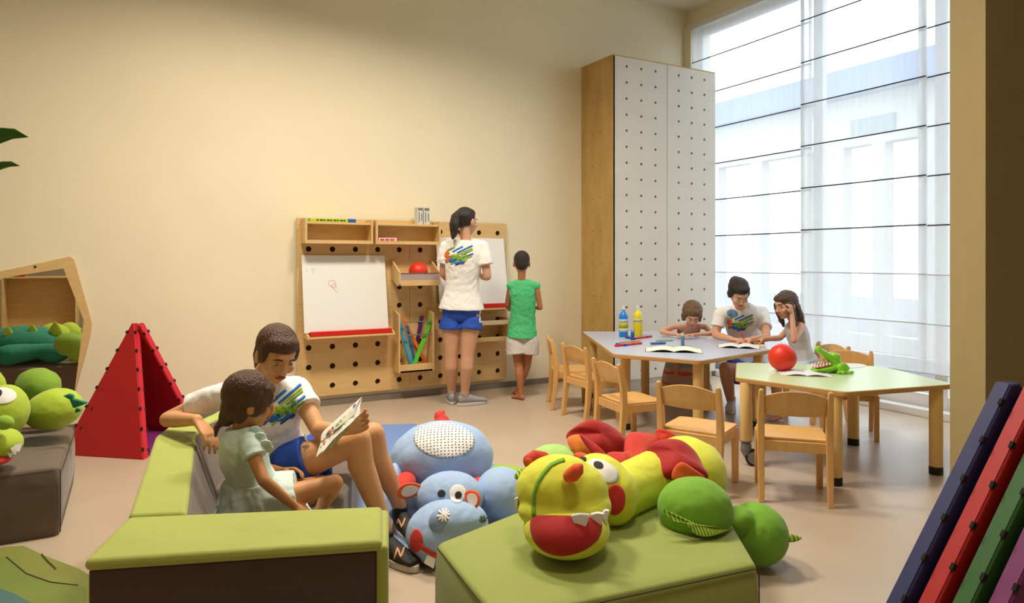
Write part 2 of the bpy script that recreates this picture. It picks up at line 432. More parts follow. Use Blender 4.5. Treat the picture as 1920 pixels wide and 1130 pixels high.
# ------------------------------------------------------------------ outside
M_out = mat('pale_render_outside', (196, 192, 186), .9, var=.04)
M_eave = mat('blue_grey_eave', (110, 130, 170), .7, var=.04)
M_pave = mat('grey_paving', (120, 120, 122), .8, var=.12, vscale=2)
struct(obj('ground_outside', MB().lo((XW+.1, -6, -.12), (22, 26, -.02)), M_pave))
XB = 9.0
t = thing('facade', (XB, 6, -.02), 'pale pavilion opposite, openings to the sky standing in for its bright windows, dimly seen through the blinds', 'building')
ops = [(9.3, 8.9), (8.75, 8.02), (7.81, 6.99), (6.93, 6.74), (6.33, 5.88), (5.70, 5.25), (4.9, 4.2), (3.8, 3.1)]  # gaps cut through so bright sky stands in for the window panes
yy = 12.0; mb = MB()
for a, b in ops:
    mb.lo((XB, a, -.02), (XB+.2, yy, 2.87)); mb.lo((XB, b, -.02), (XB+.2, a, .2)); yy = b
mb.lo((XB, 1.0, -.02), (XB+.2, yy, 2.87)); mb.lo((XB, 1.0, 2.87), (XB+.2, 12, 3.6))
obj('wall', mb, M_out, t)
obj('eave', MB().lo((XB-.25, .6, 3.56), (XB+.6, 12.4, 3.94)), M_eave, t)
mb = MB(); mb.lo((XB-.03, 5.55, 3.02), (XB, 6.2, 3.24)); obj('sign_plate', mb, mat('grey_green_plate', (120, 140, 140), .6), t)

# ------------------------------------------------------------------ tall cabinet
def cabinet():
    X0, X1, X2, Yf, H = 4.10, 4.789, 5.464, 5.355, 3.25
    t = thing('tall_cabinet', ((X0+X2)/2, Yf, 0), 'floor-to-top wooden cupboard with two pale doors full of finger holes', 'cabinet')
    mb = MB(); mb.lo((X0+.02, Yf+.05, .05), (X2, YB-.002, H-.01)); obj('body', mb, M_dark, t)  # near-black block stands in for the shade inside, seen through the holes
    mb = MB(); rows = [.22+.33*k for k in range(9)]
    perf(mb, (X0, YB-.003, 0), (0, -1, 0), (0, 0, 1), (-1, 0, 0), YB-.003-Yf, H, [.20, .33], rows, .008, .018)
    obj('side_panel', mb, M_cabs, t)
    obj('plinth', MB().lo((X0+.03, Yf+.04, 0), (X2-.01, Yf+.06, .06)), M_cab, t)
    for a, b in ((X0+.001, X1-.003), (X1+.003, X2)):
        mb = MB(); wd = b-a; cols = [.165, .165+.1845, .165+.369] if a < 4.5 else [.155, .335, .515]
        rows = [.085+.1588*k for k in range(20)]
        perf(mb, (a, Yf, .06), (1, 0, 0), (0, 0, 1), (0, -1, 0), wd, H-.06, cols, rows, .0135, .018)
        obj('door', mb, M_cab, t)
    obj('top_panel', MB().lo((X0, Yf+.0, H-.002), (X2, YB-.002, H+.012)), M_cabs, t)
cabinet()

# ------------------------------------------------------------------ plywood pegboard
YP = 5.862
t = thing('plywood_pegboard', (2.19, YP, .1), 'large birch plywood pegboard with rows of round holes, fixed to the wall', 'pegboard')
for x0 in (1.19, 2.19):
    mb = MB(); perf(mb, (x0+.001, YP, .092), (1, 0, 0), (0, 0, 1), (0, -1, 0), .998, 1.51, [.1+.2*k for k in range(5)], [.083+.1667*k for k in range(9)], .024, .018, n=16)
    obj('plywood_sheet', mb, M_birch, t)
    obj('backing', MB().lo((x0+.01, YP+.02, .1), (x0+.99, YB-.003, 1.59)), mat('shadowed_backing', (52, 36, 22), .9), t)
PEG = t

def tray(name, x0, x1, z0, z1, d, label, th=.016, open_top=True):
    t = thing(name, ((x0+x1)/2, YP-d/2, z0), label, 'shelf')
    return t
# two open shelf boxes
for k, (a, b, lab) in enumerate(((PY(569, 440, YP-.1).x, PY(696, 440, YP-.1).x, 'left open birch shelf box on the pegboard, a yellow game box on top'),
                  (PY(701, 440, YP-.1).x, PY(822, 440, YP-.1).x, 'right open birch shelf box on the pegboard, two white cartons on top'))):
    d = .16; z1 = 1.56; z0 = 1.385; th = .018
    t = thing('shelf_box', ((a+b)/2, YP-d/2, z0), lab, 'shelf', 'shelf boxes along the pegboard top')
    for xx in (a, b-th):
        obj('side', MB().lo((xx, YP-d, z0), (xx+th, YP, z1+.035)), M_birch, t, bevel=.002)
    obj('back_board', MB().lo((a+th, YP-.010, z0+th), (b-th, YP-.0005, z1-.012)), M_birchh, t)
    obj('bottom_board', MB().lo((a+th, YP-d, z0), (b-th, YP, z0+th)), M_birchh, t, bevel=.002)
    obj('top_board', MB().lo((a+th, YP-d+.01, z1-.012), (b-th, YP, z1+.006)), M_birchh, t, bevel=.002)
    obj('front_lip', MB().lo((a+th, YP-d, z0+th), (b-th, YP-d+.008, z0+th+.012)), M_birchh, t)
    for sx in (a+.08, b-.1):
        obj('screw', MB().cyl((sx, YP-.010, 1.53), (sx, YP-.014, 1.53), .006, n=10), M_steel, t)
ZT = 1.566
def wx(px, y=YP-.08): return PY(px, 430, y).x
# yellow game box
t = thing('game_box', (wx(618), YP-.09, ZT), 'long flat yellow-green game box with a blue end on the left shelf box', 'box')
mb = MB().lo((wx(578), YP-.15, ZT), (wx(652), YP-.04, ZT+.028)); obj('lid', mb, mat('yellow_green_card', (196, 208, 40), .5), t, bevel=.002)
mb = MB().lo((wx(648), YP-.151, ZT+.001), (wx(663), YP-.039, ZT+.029)); obj('end_band', mb, mat('blue_card', (40, 90, 190), .5), t)
mb = MB()
for k in range(9): mb.lo((wx(590)+k*.028, YP-.1515, ZT+.008), (wx(590)+k*.028+.016+.006*(k % 2), YP-.15, ZT+.020))
obj('printing', mb, mat('dark_green_ink', (20, 70, 40), .6), t)
mb = MB().lo((wx(570), YP-.13, ZT), (wx(584), YP-.07, ZT+.02)); obj('green_end', mb, mat('leaf_green_card', (120, 190, 40), .5), t)
# white cartons
for k, (a, b) in enumerate(((779, 789.5), (791, 802))):
    t = thing('carton', (wx((a+b)/2), YP-.08, ZT), ['white printed carton standing left of its twin on the right shelf box', 'white printed carton standing right of its twin on the right shelf box'][k], 'box', 'white cartons on the shelf box')
    obj('body', MB().lo((wx(a), YP-.13, ZT), (wx(b), YP-.05, ZT+.155)), mat('carton_card', (214, 214, 206), .6, var=.08, vscale=40), t, bevel=.002)
    mb = MB(); mb.lo((wx(a)+.006, YP-.1312, ZT+.125), (wx(b)-.006, YP-.13, ZT+.148)); mb.lo((wx(a)+.012, YP-.1312, ZT+.02), (wx(a)+.020, YP-.13, ZT+.11)); mb.lo((wx(b)-.018, YP-.1312, ZT+.03), (wx(b)-.010, YP-.13, ZT+.10))
    obj('printing', mb, mat('grey_ink', (120, 118, 112), .6), t)
# pink box with lettering inside right shelf
t = thing('domino_box', (wx(726), YP-.09, 1.403), 'small pink and white box lying inside the right shelf box', 'box')
a, b = wx(707, YP-.13), wx(746, YP-.13)
obj('body', MB().lo((a, YP-.14, 1.404), (b, YP-.09, 1.442)), mat('pale_pink_card', (240, 214, 214), .5), t, bevel=.001)
mb = MB()
for f0, f1 in ((0, .06), (.93, 1)): mb.lo((a+(b-a)*f0, YP-.1412, 1.404), (a+(b-a)*f1, YP-.14, 1.442))
for k in range(6): mb.lo((a+(b-a)*(.14+.12*k), YP-.1412, 1.412), (a+(b-a)*(.14+.12*k)+.02-.008*(k % 2), YP-.14, 1.434))
obj('printing', mb, mat('magenta_ink', (200, 50, 90), .5), t)

# whiteboards (tilted out at the foot) with red tray
def whiteboard(tl, tr, br, bl, ytop, ybot, label, marks=False):
    A, B = PY(*tl, ytop), PY(*tr, ytop); Cc, Dd = PY(*br, ybot), PY(*bl, ybot)
    z1 = (A.z+B.z)/2; z0 = (Cc.z+Dd.z)/2; x0 = (A.x+Dd.x)/2; x1 = (B.x+Cc.x)/2
    t = thing('whiteboard', ((x0+x1)/2, ybot, z0), label, 'whiteboard', 'whiteboards on the pegboard')
    a, b, c, d = V((x0, ytop, z1)), V((x1, ytop, z1)), V((x1, ybot, z0)), V((x0, ybot, z0))
    n = (b-a).cross(d-a).normalized(); n = n if n.y < 0 else -n
    obj('board', MB().slab([a, b, c, d], -n, .012), mat('whiteboard_surface', (238, 238, 236), .25, spec=.5), t, bevel=.0015)
    mb = MB()
    for xx in (x0+.03, x1-.03): mb.cyl((xx, ytop-.001, z1-.04)+n*0 if False else V((xx, ytop, z1-.03)), V((xx, ytop, z1-.03))+n*.004, .008, n=10)
    obj('screws', mb, M_steel, t)
    mb = MB(); mb.lo((x0+.04, ybot-.035, z0-.03), (x1+.02, ybot-.002, z0+.012)); obj('tray', mb, M_red, t, bevel=.006)
    mb = MB(); mb.lo((x0+.03, ybot-.06, z0-.045), (x1+.04, YP, z0-.031)); obj('tray_board', mb, M_birchh, t, bevel=.002)
    mb = MB()
    for xx in (x0-.005, x1+.0):
        pts = [V((xx, YP, z1-.1)), V((xx, YP, z0-.05)), V((xx, ybot+.01, z0-.05)), V((xx, ybot+.012, z0+.0)), V((xx, ytop+.014, z1-.02))]
    mb.slab([V((x1+.022, YP, z0+.03)), V((x1+.022, ybot-.05, z0-.02)), V((x1+.022, ybot-.05, z0-.05)), V((x1+.022, YP, z0-.05))], (1, 0, 0), .016)
    mb.slab([V((x0+.015, YP, z0+.03)), V((x0+.015, ybot-.05, z0-.02)), V((x0+.015, ybot-.05, z0-.05)), V((x0+.015, YP, z0-.05))], (1, 0, 0), .016)
    obj('brackets', mb, M_birch, t)
    if marks:
        mb = MB(); e = n*.0012; L = (d-a)
        def Q(u, v): return a+(b-a)*u+L*v+e
        for cx, cy, q in ((.34, .37, .045), (.36, .40, .03)):
            mb.rod([Q(cx+q*math.cos(k*.9)*1.0, cy+q*math.sin(k*.9)) for k in range(9)], .0022, n=5)
        mb.rod([Q(.35, .43), Q(.37, .46), Q(.40, .48)], .002, n=5)
        obj('scribble', mb, mat('faded_red_marker', (232, 190, 188), .6), t)
        mb = MB(); mb.rod([Q(.04, .17), Q(.05, .22), Q(.06, .20)], .0015, n=5); mb.rod([Q(.10, .19), Q(.12, .17), Q(.14, .19), Q(.13, .23), Q(.11, .22)], .0015, n=5)
        obj('faint_writing', mb, mat('faded_grey_marker', (205, 200, 205), .6), t)
whiteboard((566, 478), (722, 479), (728, 617), (570, 625), YP-.02, YP-.13, 'whiteboard on the left of the pegboard with faint red scribble', True)
whiteboard((820, 447), (946, 445), (952, 570), (822, 574), YP-.02, YP-.12, 'whiteboard on the right of the pegboard that the woman writes on')

# tilted bin with red ball
def tilted_bin():
    a, b = wx(741), wx(818, YP-.2); x0, x1 = PY(740, 520, YP-.1).x, PY(818, 520, YP-.12).x
    z0, z1 = 1.02, 1.24; d = .22; th = .014
    t = thing('tilted_bin', ((x0+x1)/2, YP-d/2, z0), 'tilted birch bin with a clear front holding a red ball', 'bin')
    for xx in (x0, x1-th):
        mb = MB().slab([(xx, YP, z0+.06), (xx, YP-d*.78, z0), (xx, YP-d, z0+.02), (xx, YP-d, z0+.12), (xx, YP, z1+.02)], (1, 0, 0), th)
        obj('side', mb, M_birch, t, bevel=.001)
    mb = MB().slab([(x0+th, YP, z0+.062), (x1-th, YP, z0+.062), (x1-th, YP-d*.98, z0+.002), (x0+th, YP-d*.98, z0+.002)], (0, 0, 1), th); obj('bottom_board', mb, M_birchh, t)
    obj('front_board', MB().lo((x0+th, YP-d-.0, z0+.004), (x1-th, YP-d+th, z0+.05)), M_birchh, t, bevel=.001)
    obj('back_board', MB().lo((x0+th, YP-.012, z0+.07), (x1-th, YP-.001, z1+.02)), M_birchh, t)
    obj('front_window', MB().lo((x0+th, YP-d+.002, z0+.05), (x1-th, YP-d+.006, z0+.11)), mat('smoky_clear_plastic', (178, 160, 162), .15), t)
    obj('steel_lip', MB().lo((x0+th, YP-d-.001, z0+.108), (x1-th, YP-d+.008, z0+.115)), M_steel, t)
    c = V(((x0+x1)/2+.02, YP-.12, z0+.125))
    o = obj('ball', MB().ell((0, 0, 0), (.085, .085, .085), n=32, m=20), mat('red_rubber_ball', (222, 50, 24), .45, bump=.04, bscale=300), smooth=True); o.location = c
    tag(o, 'red ball lying in the tilted bin on the pegboard', 'ball')
tilted_bin()
# tall rack with coloured bars
def rack():
    x0, x1 = PY(741, 660, YP-.06).x, PY(812, 660, YP-.12).x; z0, z1 = .255, .80; d = .15; th = .016
    t = thing('wall_rack', ((x0+x1)/2, YP-d/2, z0), 'tall narrow birch rack with two steel rails holding coloured bars', 'rack')
    for xx in (x0, x1-th):
        obj('side', MB().slab([(xx, YP, z0), (xx, YP-d, z0), (xx, YP-d, z1-.03), (xx, YP-.02, z1), (xx, YP, z1)], (1, 0, 0), th), M_birch, t, bevel=.001)
    obj('bottom_board', MB().lo((x0+th, YP-d, z0), (x1-th, YP, z0+th)), M_birchh, t)
    obj('front_board', MB().lo((x0+th, YP-d, z0), (x1-th, YP-d+th, z0+.07)), M_birchh, t, bevel=.001)
    for z in (.70, .585): obj('rail', MB().cyl((x0, YP-d+.01, z), (x1, YP-d+.01, z), .006, n=10), M_steel, t)
    bars = [((596+153-3, 592), (774, 688), (60, 170, 215), 'light blue bar leaning left in the wall rack', .10, .032), ((757, 597), (802, 690), (236, 120, 20), 'orange bar standing behind the blue one in the wall rack', .05, .028),
            ((792, 592), (781, 650), (84, 30, 110), 'purple bar standing upright in the wall rack', .03, .034), ((810, 594), (775, 690), (100, 200, 50), 'light green bar leaning right in front of the wall rack', .125, .036),
            ((764, 610), (780, 690), (30, 110, 170), 'darker blue bar behind the light blue one', .075, .022)]
    for top, bot, c, lab, dd, wd in bars:
        a, b = PY(*top, YP-dd), PY(*bot, YP-dd-.002); b.z = max(b.z, z0+th+.002); ax = (a-b).normalized()
        side = V((ax.z, 0, -ax.x)).normalized()*wd/2
        tag(obj('bar', MB().slab([a-side, a+side, b+side, b-side], (0, 1, 0), .012), mat('bar_'+lab.split()[0]+lab.split()[1], c, .5, var=.05), bevel=.001), lab, 'bar', 'coloured bars in the wall rack')
rack()
# low tray shelf right
t = thing('low_shelf_box', (2.95, YP-.08, .52), 'low open birch shelf box beside the boy, under the right whiteboard', 'shelf')
xa, xb = PY(880, 640, YP-.1).x, PY(951, 640, YP-.12).x
for xx in (xa, xb-.016): obj('side', MB().lo((xx, YP-.16, .50), (xx+.016, YP, .70)), M_birch, t, bevel=.001)
obj('bottom_board', MB().lo((xa, YP-.16, .485), (xb, YP, .50)), M_birchh, t, bevel=.001)
obj('top_board', MB().lo((xa, YP-.13, .63), (xb, YP, .645)), M_birchh, t, bevel=.001)
obj('front_lip', MB().lo((xa+.016, YP-.16, .64), (xb-.016, YP-.145, .68)), mat('pale_birch', (226, 206, 170), .5, var=.05), t, bevel=.001)
obj('front_board', MB().lo((xa+.016, YP-.16, .50), (xb-.016, YP-.145, .525)), M_birchh, t, bevel=.001)
# ------------------------------------------------------------------ mirror on the back wall
YM = YB-.004
def mirror():
    outer = [(-190, 560), (-60, 525), (0, 509), (131, 481), (139, 487), (172, 604), (171, 625), (138, 742), (110, 800), (-190, 800)]
    inner = [(-160, 600), (-50, 560), (-8, 530), (5, 521), (119, 503), (157, 600), (139, 740), (105, 785), (-160, 785)]
    O = [PY(x, y, YM-.02) for x, y in outer]; I = [PY(x, y, YM-.02) for x, y in inner]
    t = thing('mirror', (O[0].x+.5, YM, O[-1].z), 'large many-sided mirror in a plywood frame on the wall behind the green plush animal', 'mirror')
    obj('mirror_glass', MB().slab([V((p.x, YM-.012, p.z)) for p in I], (0, 1, 0), .006), mat('mirror_silver', (225, 225, 215), .01, metal=1), t)
    # frame: triangulated ring
    tri = geometry.tessellate_polygon([[V((p.x, p.z, 0)) for p in O], [V((p.x, p.z, 0)) for p in I]])
    allp = O+I; mb = MB(); n = len(allp)
    vs = [V((p.x, YM-.022, p.z)) for p in allp]+[V((p.x, YM, p.z)) for p in allp]; fs = []
    for a in tri: fs.append(tuple(a)); fs.append(tuple(n+i for i in reversed(a)))
    for L0, L in ((0, len(O)), (len(O), len(I))):
        for j in range(L): a, b = L0+j, L0+(j+1) % L; fs.append((a, b, n+b, n+a))
    mb.add(vs, fs); obj('mirror_frame', mb, M_birch, t)
    mb = MB(); p = PY(66, 500, YM-.022); mb.cyl(p, p+V((0, -.004, 0)), .008, n=10); obj('screw', mb, M_dark, t)
mirror()

# ------------------------------------------------------------------ things the mirror shows (behind the camera side)
def bookcase(x, y, w, d, h, shelves, label, m=M_birch, face=1):
    t = thing('bookcase', (x, y, 0), label, 'bookcase')
    for xx in (x-w/2, x+w/2-.02): obj('side', MB().lo((xx, y-d/2, 0), (xx+.02, y+d/2, h)), m, t, bevel=.002)
    obj('back', MB().lo((x-w/2+.02, y-d/2, 0), (x+w/2-.02, y-d/2+.01, h)), m, t)
    for k in range(shelves+1):
        z = .02+(h-.04)*k/shelves; obj('shelf', MB().lo((x-w/2+.02, y-d/2+.01, z), (x+w/2-.02, y+d/2, z+.018)), m, t, bevel=.002)
    return t
bookcase(-1.75, 2.15, .7, .35, .98, 3, 'low birch bookcase seen left in the mirror')
bookcase(-.98, 1.7, .75, .35, 1.05, 1, 'wide birch storage box seen in the middle of the mirror')
for (x, y, z, s, c, lab) in ((-1.2, 1.75, 1.05, (.12, .1, .22), (170, 30, 25), 'red bag on the birch storage box seen in the mirror'), (-1.85, 2.2, .98, (.2, .16, .05), (235, 190, 40), 'yellow folder on the bookcase seen in the mirror'),
                  (-1.75, 2.2, 1.03, (.09, .05, .14), (30, 50, 110), 'dark blue carton on the bookcase seen in the mirror')):
    tag(obj(lab.split()[1] if lab.split()[0] != 'dark' else 'carton', MB().lo((x-s[0]/2, y-s[1]/2, z), (x+s[0]/2, y+s[1]/2, z+s[2])), mat('m_'+lab[:12], c, .5), bevel=.01), lab, 'box')

# ------------------------------------------------------------------ poufs
M_taupe = mat('taupe_upholstery', (104, 88, 76), .75, var=.05, vscale=4, bump=.25, bscale=9, sheen=.2)
M_brown = mat('dark_brown_upholstery', (72, 56, 46), .75, var=.05, vscale=4, bump=.2, bscale=9, sheen=.2)
M_lime = mat('lime_upholstery', (168, 178, 82), .75, var=.05, vscale=4, bump=.6, bscale=6, sheen=.2)
M_limep = mat('olive_lime_upholstery', (150, 162, 76), .75, var=.04, vscale=3, bump=.2, bscale=6, sheen=.2)
M_seam = mat('seam_thread', (70, 66, 30), .8)
def padded(name, poly, z0, z1, m, parent, puff=.012, rad=.03, n=10, bev=.018):
    """upholstered block: slightly domed top with soft edges"""
    P0 = round_poly(poly, rad, 4); c = sum((V(p[:2]) for p in P0), V((0, 0)))/len(P0); mb = MB()
    R = []
    for z, s in ((z0, -.004), (z0+(z1-z0)*.3, puff*.6), (z0+(z1-z0)*.7, puff*.6), (z1-bev, 0), (z1-bev*.35, -bev*.35), (z1, -bev)):
        R.append([V((p.x+(p-c).normalized().x*s, p.y+(p-c).normalized().y*s, z)) for p in P0])
    for k in range(1, n):
        f = 1-k/n; s = puff*(1-f*f)
        base = [V((p.x-(p-c).normalized().x*bev, p.y-(p-c).normalized().y*bev)) for p in P0]
        R.append([V((c.x+(p.x-c.x)*f, c.y+(p.y-c.y)*f, z1+s)) for p in base])
    mb.rings(R)
    return obj(name, mb, m, parent, smooth=True)
def seamline(pts, parent, m=M_seam, r=.0022): return obj('seam', MB().rod(pts, r, n=6), m, parent)
# grey brown pouf, left
gp = [V((-.2925, 3.70)), V((-1.55, 3.70)), V((-1.55, 4.56)), V((-.2925, 4.56))]
t = thing('pouf', (-.92, 4.13, 0), 'square grey-brown pouf at the left edge, carrying the green plush animal', 'pouf')
padded('cushion', gp, 0, .315, M_taupe, t)
seamline([V((-1.5, 3.692, .300)), V((-.31, 3.692, .300))], t, mat('dark_seam', (60, 48, 40), .8)); seamline([V((-.284, 3.71, .300)), V((-.284, 4.55, .300))], t, mat('dark_seam', (60, 48, 40), .8))
seamline([V((-.290, 3.698, .30)), V((-.290, 3.698, .02))], t, mat('dark_seam', (60, 48, 40), .8))
# green pouf, front
def rd2(r, D): q = RD(r, D, 0); return V((q.x, q.y))
fp = [rd2(-.034, 1.788), rd2(.757, 2.11), rd2(.80, 2.58), rd2(.42, 2.92), rd2(.024, 2.56), rd2(-.252, 2.262)]
t = thing('pouf', tuple(sum(fp, V((0, 0)))/6)+(0,), 'green many-sided pouf in the foreground under the yellow plush dragon', 'pouf')
padded('cushion', fp, 0, .31, M_limep, t, rad=.03, bev=.014)
def inner(a, b, z, o=.004): return [V((a.x, a.y, z)), V((b.x, b.y, z))]
seamline([RD(-.245, 2.252, .299), RD(-.036, 1.781, .299)], t); seamline([RD(-.036, 1.781, .299), RD(.757, 2.105, .299)], t); seamline([RD(.763, 2.108, .299), RD(.763, 2.108, .02)], t)

# ------------------------------------------------------------------ sofa
ZS = .5
so = [(-.345, 1.825), (-1.072, 1.705), (-1.128, 2.0), (-1.515, 2.90), (-1.56, 3.15), (-1.52, 3.62), (-1.36, 3.62), (-1.40, 3.15), (-1.362, 2.945), (-.961, 2.02), (-.395, 2.087)]
t = thing('corner_sofa', tuple(RD(-.9, 2.5, 0)), 'low lime and brown foam sofa that the woman and the small girl sit on', 'sofa')
def poly3(pts, z): return [RD(p[0], p[1], z) for p in pts]
def band(name, pts, z0, z1, m, par, bev=.02, sub=0):
    mb = MB(); P0 = [rd2(*p) for p in pts]; tri = geometry.tessellate_polygon([[V((p.x, p.y, 0)) for p in P0]]); n = len(P0)
    vs = [V((p.x, p.y, z0)) for p in P0]+[V((p.x, p.y, z1)) for p in P0]
    mb.add(vs, [tuple(range(n)), tuple(reversed(range(n, 2*n)))]+[(j, (j+1) % n, n+(j+1) % n, n+j) for j in range(n)])
    return obj(name, mb, m, par, bevel=bev, seg=4, angle=.3)
arm = [(-.345, 1.825), (-1.072, 1.705), (-1.125, 2.0), (-.961, 2.02), (-.395, 2.087)]
back = [(-1.125, 2.0), (-1.515, 2.90), (-1.56, 3.15), (-1.52, 3.62), (-1.36, 3.62), (-1.40, 3.15), (-1.362, 2.945), (-.961, 2.02)]
ins = lambda pts, k: pts
band('arm_cushion', arm, .468, ZS, M_lime, t, .016)
band('backrest_cushion', back, .468, ZS+.003, M_lime, t, .016)
band('arm_panel', [(-.36, 1.833), (-1.066, 1.716), (-1.115, 2.0), (-.961, 2.015), (-.40, 2.078)], .0, .470, M_brown, t, .008)
band('end_panel', [(-.33, 1.822), (-.362, 1.824), (-.414, 2.092), (-.378, 2.095)], .0, .486, M_lime, t, .012)
band('backrest_panel', [(-1.118, 2.0), (-1.508, 2.90), (-1.553, 3.15), (-1.515, 3.61), (-1.365, 3.61), (-1.408, 3.15), (-1.368, 2.945), (-.965, 2.02)], 0, .470, M_lime, t, .008)
# slanted inner face
mb = MB()
top = [(-.955, 2.03), (-1.357, 2.945), (-1.395, 3.15), (-1.355, 3.60)]; bot = [(-.86, 2.05), (-1.26, 2.97), (-1.29, 3.15), (-1.25, 3.58)]
vs = [RD(p[0], p[1], .490) for p in top]+[RD(p[0], p[1], .2) for p in bot]+[RD(p[0]-.03, p[1], .490) for p in top]+[RD(p[0]-.13, p[1], .2) for p in bot]
fs = [(k, k+1, 5+k, 4+k) for k in range(3)]+[(8+k, 12+k, 13+k, 9+k) for k in range(3)]+[(k, 8+k, 9+k, k+1) for k in range(3)]+[(4+k, 5+k, 13+k, 12+k) for k in range(3)]+[(0, 4, 12, 8), (3, 11, 15, 7)]
mb.add(vs, fs); obj('backrest_lining', mb, M_taupe, t)
band('seat', [(-.93, 2.04), (-.52, 2.085), (-.69, 2.72), (-.74, 3.2), (-.80, 3.60), (-1.33, 3.60), (-1.34, 3.0)], 0, .265, M_taupe, t, .03)
# ------------------------------------------------------------------ flat play mats on the floor
M_pm = mat('blue_play_mat', (122, 146, 184), .6, var=.05, vscale=3)
t = thing('play_mat', tuple(RD(.0, 4.3, 0)), 'flat blue play mat with a printed green edge under the blue plush hippo', 'mat')
blue = round_poly([rd2(-1.1, 5.0), rd2(-.80, 5.15), rd2(-.70, 4.6), rd2(.08, 4.0), rd2(.05, 2.95), rd2(-.9, 2.9), rd2(-1.0, 3.8)], .08)
mb = MB().prism([(p.x, p.y) for p in blue], 0, .012); obj('base', mb, M_pm, t)
blue2 = round_poly([rd2(-1.08, 4.0), rd2(-1.04, 5.12), rd2(-.72, 5.16), rd2(-.60, 4.5), rd2(-.5, 3.9)], .05)
obj('blue_patch', MB().prism([(p.x, p.y) for p in blue2], .011, .0135), mat('cornflower_print', (110, 140, 200), .6), t)
g = round_poly([rd2(-.08, 4.02), rd2(.10, 4.02), rd2(.13, 3.75), rd2(.16, 3.3), rd2(.02, 3.2), rd2(-.12, 3.8)], .05)
obj('teal_patch', MB().prism([(p.x, p.y) for p in g], .0, .0145), mat('pale_teal_print', (150, 190, 186), .6), t)
g = round_poly([rd2(-.10, 4.13), rd2(.0, 4.10), rd2(.14, 3.96), rd2(.12, 3.90), rd2(-.03, 4.03), rd2(-.12, 4.05)], .02)
obj('green_patch', MB().prism([(p.x, p.y) for p in g], .0, .0155), mat('lime_print', (150, 190, 60), .6), t)
obj('grey_patch', MB().prism([rd2(.02, 3.88), rd2(.09, 3.86), rd2(.085, 3.76), rd2(.03, 3.80)], .0, .016), mat('grey_brown_print', (90, 84, 76), .6), t)
t = thing('leaf_mat', tuple(RD(-1.9, 2.6, 0)), 'soft green leaf-shaped play mat lying on the floor at lower left', 'mat')
def floorpts(L, z=0): return [PZ(x, y, z) for x, y in L]
for k, (L, z, c) in enumerate((([(-60, 1046), (10, 1030), (45, 1028), (80, 1045), (150, 1072), (170, 1085), (170, 1160), (-60, 1160)], .014, (124, 130, 60)),
                              ([(-60, 1050), (-20, 1050), (10, 1050), (50, 1082), (100, 1100), (160, 1108), (160, 1170), (-60, 1170)], .0175, (112, 128, 56)),
                              ([(-60, 1100), (0, 1112), (28, 1122), (60, 1140), (60, 1180), (-60, 1180)], .021, (70, 108, 104)))):
    pts = floorpts(L); obj('leaf_panel', MB().prism([(p.x, p.y) for p in round_poly(pts, .03)], 0, z), mat('leaf_mat_%s' % 'abc'[k], c, .75, var=.08, vscale=4, bump=.2, bscale=9), t, bevel=.004)
for L in ([(12, 1052), (50, 1084), (95, 1100), (146, 1106)], [(78, 1046), (90, 1060), (105, 1074)]):
    pts = [p+V((0, 0, .019)) for p in floorpts(L)]; obj('seam', MB().rod(pts, .002, n=6), M_seam, t)

# ------------------------------------------------------------------ triangular foam mats: tent and stack
M_fred = mat('red_foam_cover', (176, 18, 22), .55, var=.05, vscale=4, bump=.12, bscale=8)  # darker than the edge strips: panel shade put into the colour
M_fred2 = mat('red_foam_edge', (206, 26, 50), .55, var=.03, bump=.1, bscale=10)
M_fpur = mat('purple_foam_cover', (118, 34, 104), .55, var=.05, bump=.12, bscale=8)
M_hook = mat('black_hook_tape', (24, 20, 22), .9)
def tri_panel(name, A, B, T, nrm, th, parent, m, medge, label=None, hooks=True, trunc=.035, nh=7):
    """foam triangle A-B base, T apex, with thickness th along nrm"""
    A, B, T, n = V(A), V(B), V(T), V(nrm).normalized()
    a2 = T+(A-T).normalized()*trunc*.8; b2 = T+(B-T).normalized()*trunc*.8
    o = obj(name, MB().slab([A, B, b2, a2], n, th), m, parent, bevel=.007)
    mb = MB(); q = n*.0006
    e1 = n.cross((T-A).normalized()); e2 = n.cross((B-T).normalized()); c = (A+B+T)/3
    for (p0, p1) in ((A, a2), (B, b2)):
        e = n.cross((p1-p0).normalized()); e = e if e.dot(p0-c) > 0 else -e
        mb.slab([p0+e*.0002+n*.006, p1+e*.0002+n*.006, p1+e*.0002+n*(th-.006), p0+e*.0002+n*(th-.006)], e, .0025)
    obj('edge_strip', mb, medge, o)
    if hooks:
        hm = None
        for (p0, p1) in ((A, a2), (B, b2)):
            e = n.cross((p1-p0).normalized()); e = e if e.dot(p0-c) > 0 else -e; d = (p1-p0).normalized(); Rm = Matrix((d, e, n)).transposed()
            for k in range(nh):
                pp = p0+(p1-p0)*((k+.5)/nh)
                for s in ((0.004, th-.004) if hooks is True else (.004,)):
                    if hm is None:
                        hq = obj('hook_tab', MB().box((0, 0, 0), (.020, .012, .010)), M_hook); hm = hq.data
                    else: hq = bpy.data.objects.new('hook_tab', hm); COL.objects.link(hq)
                    hq.parent = o; hq.matrix_local = root_inv(o) @ Matrix.Translation(pp+e*.002+n*s) @ Rm.to_4x4()
    return o
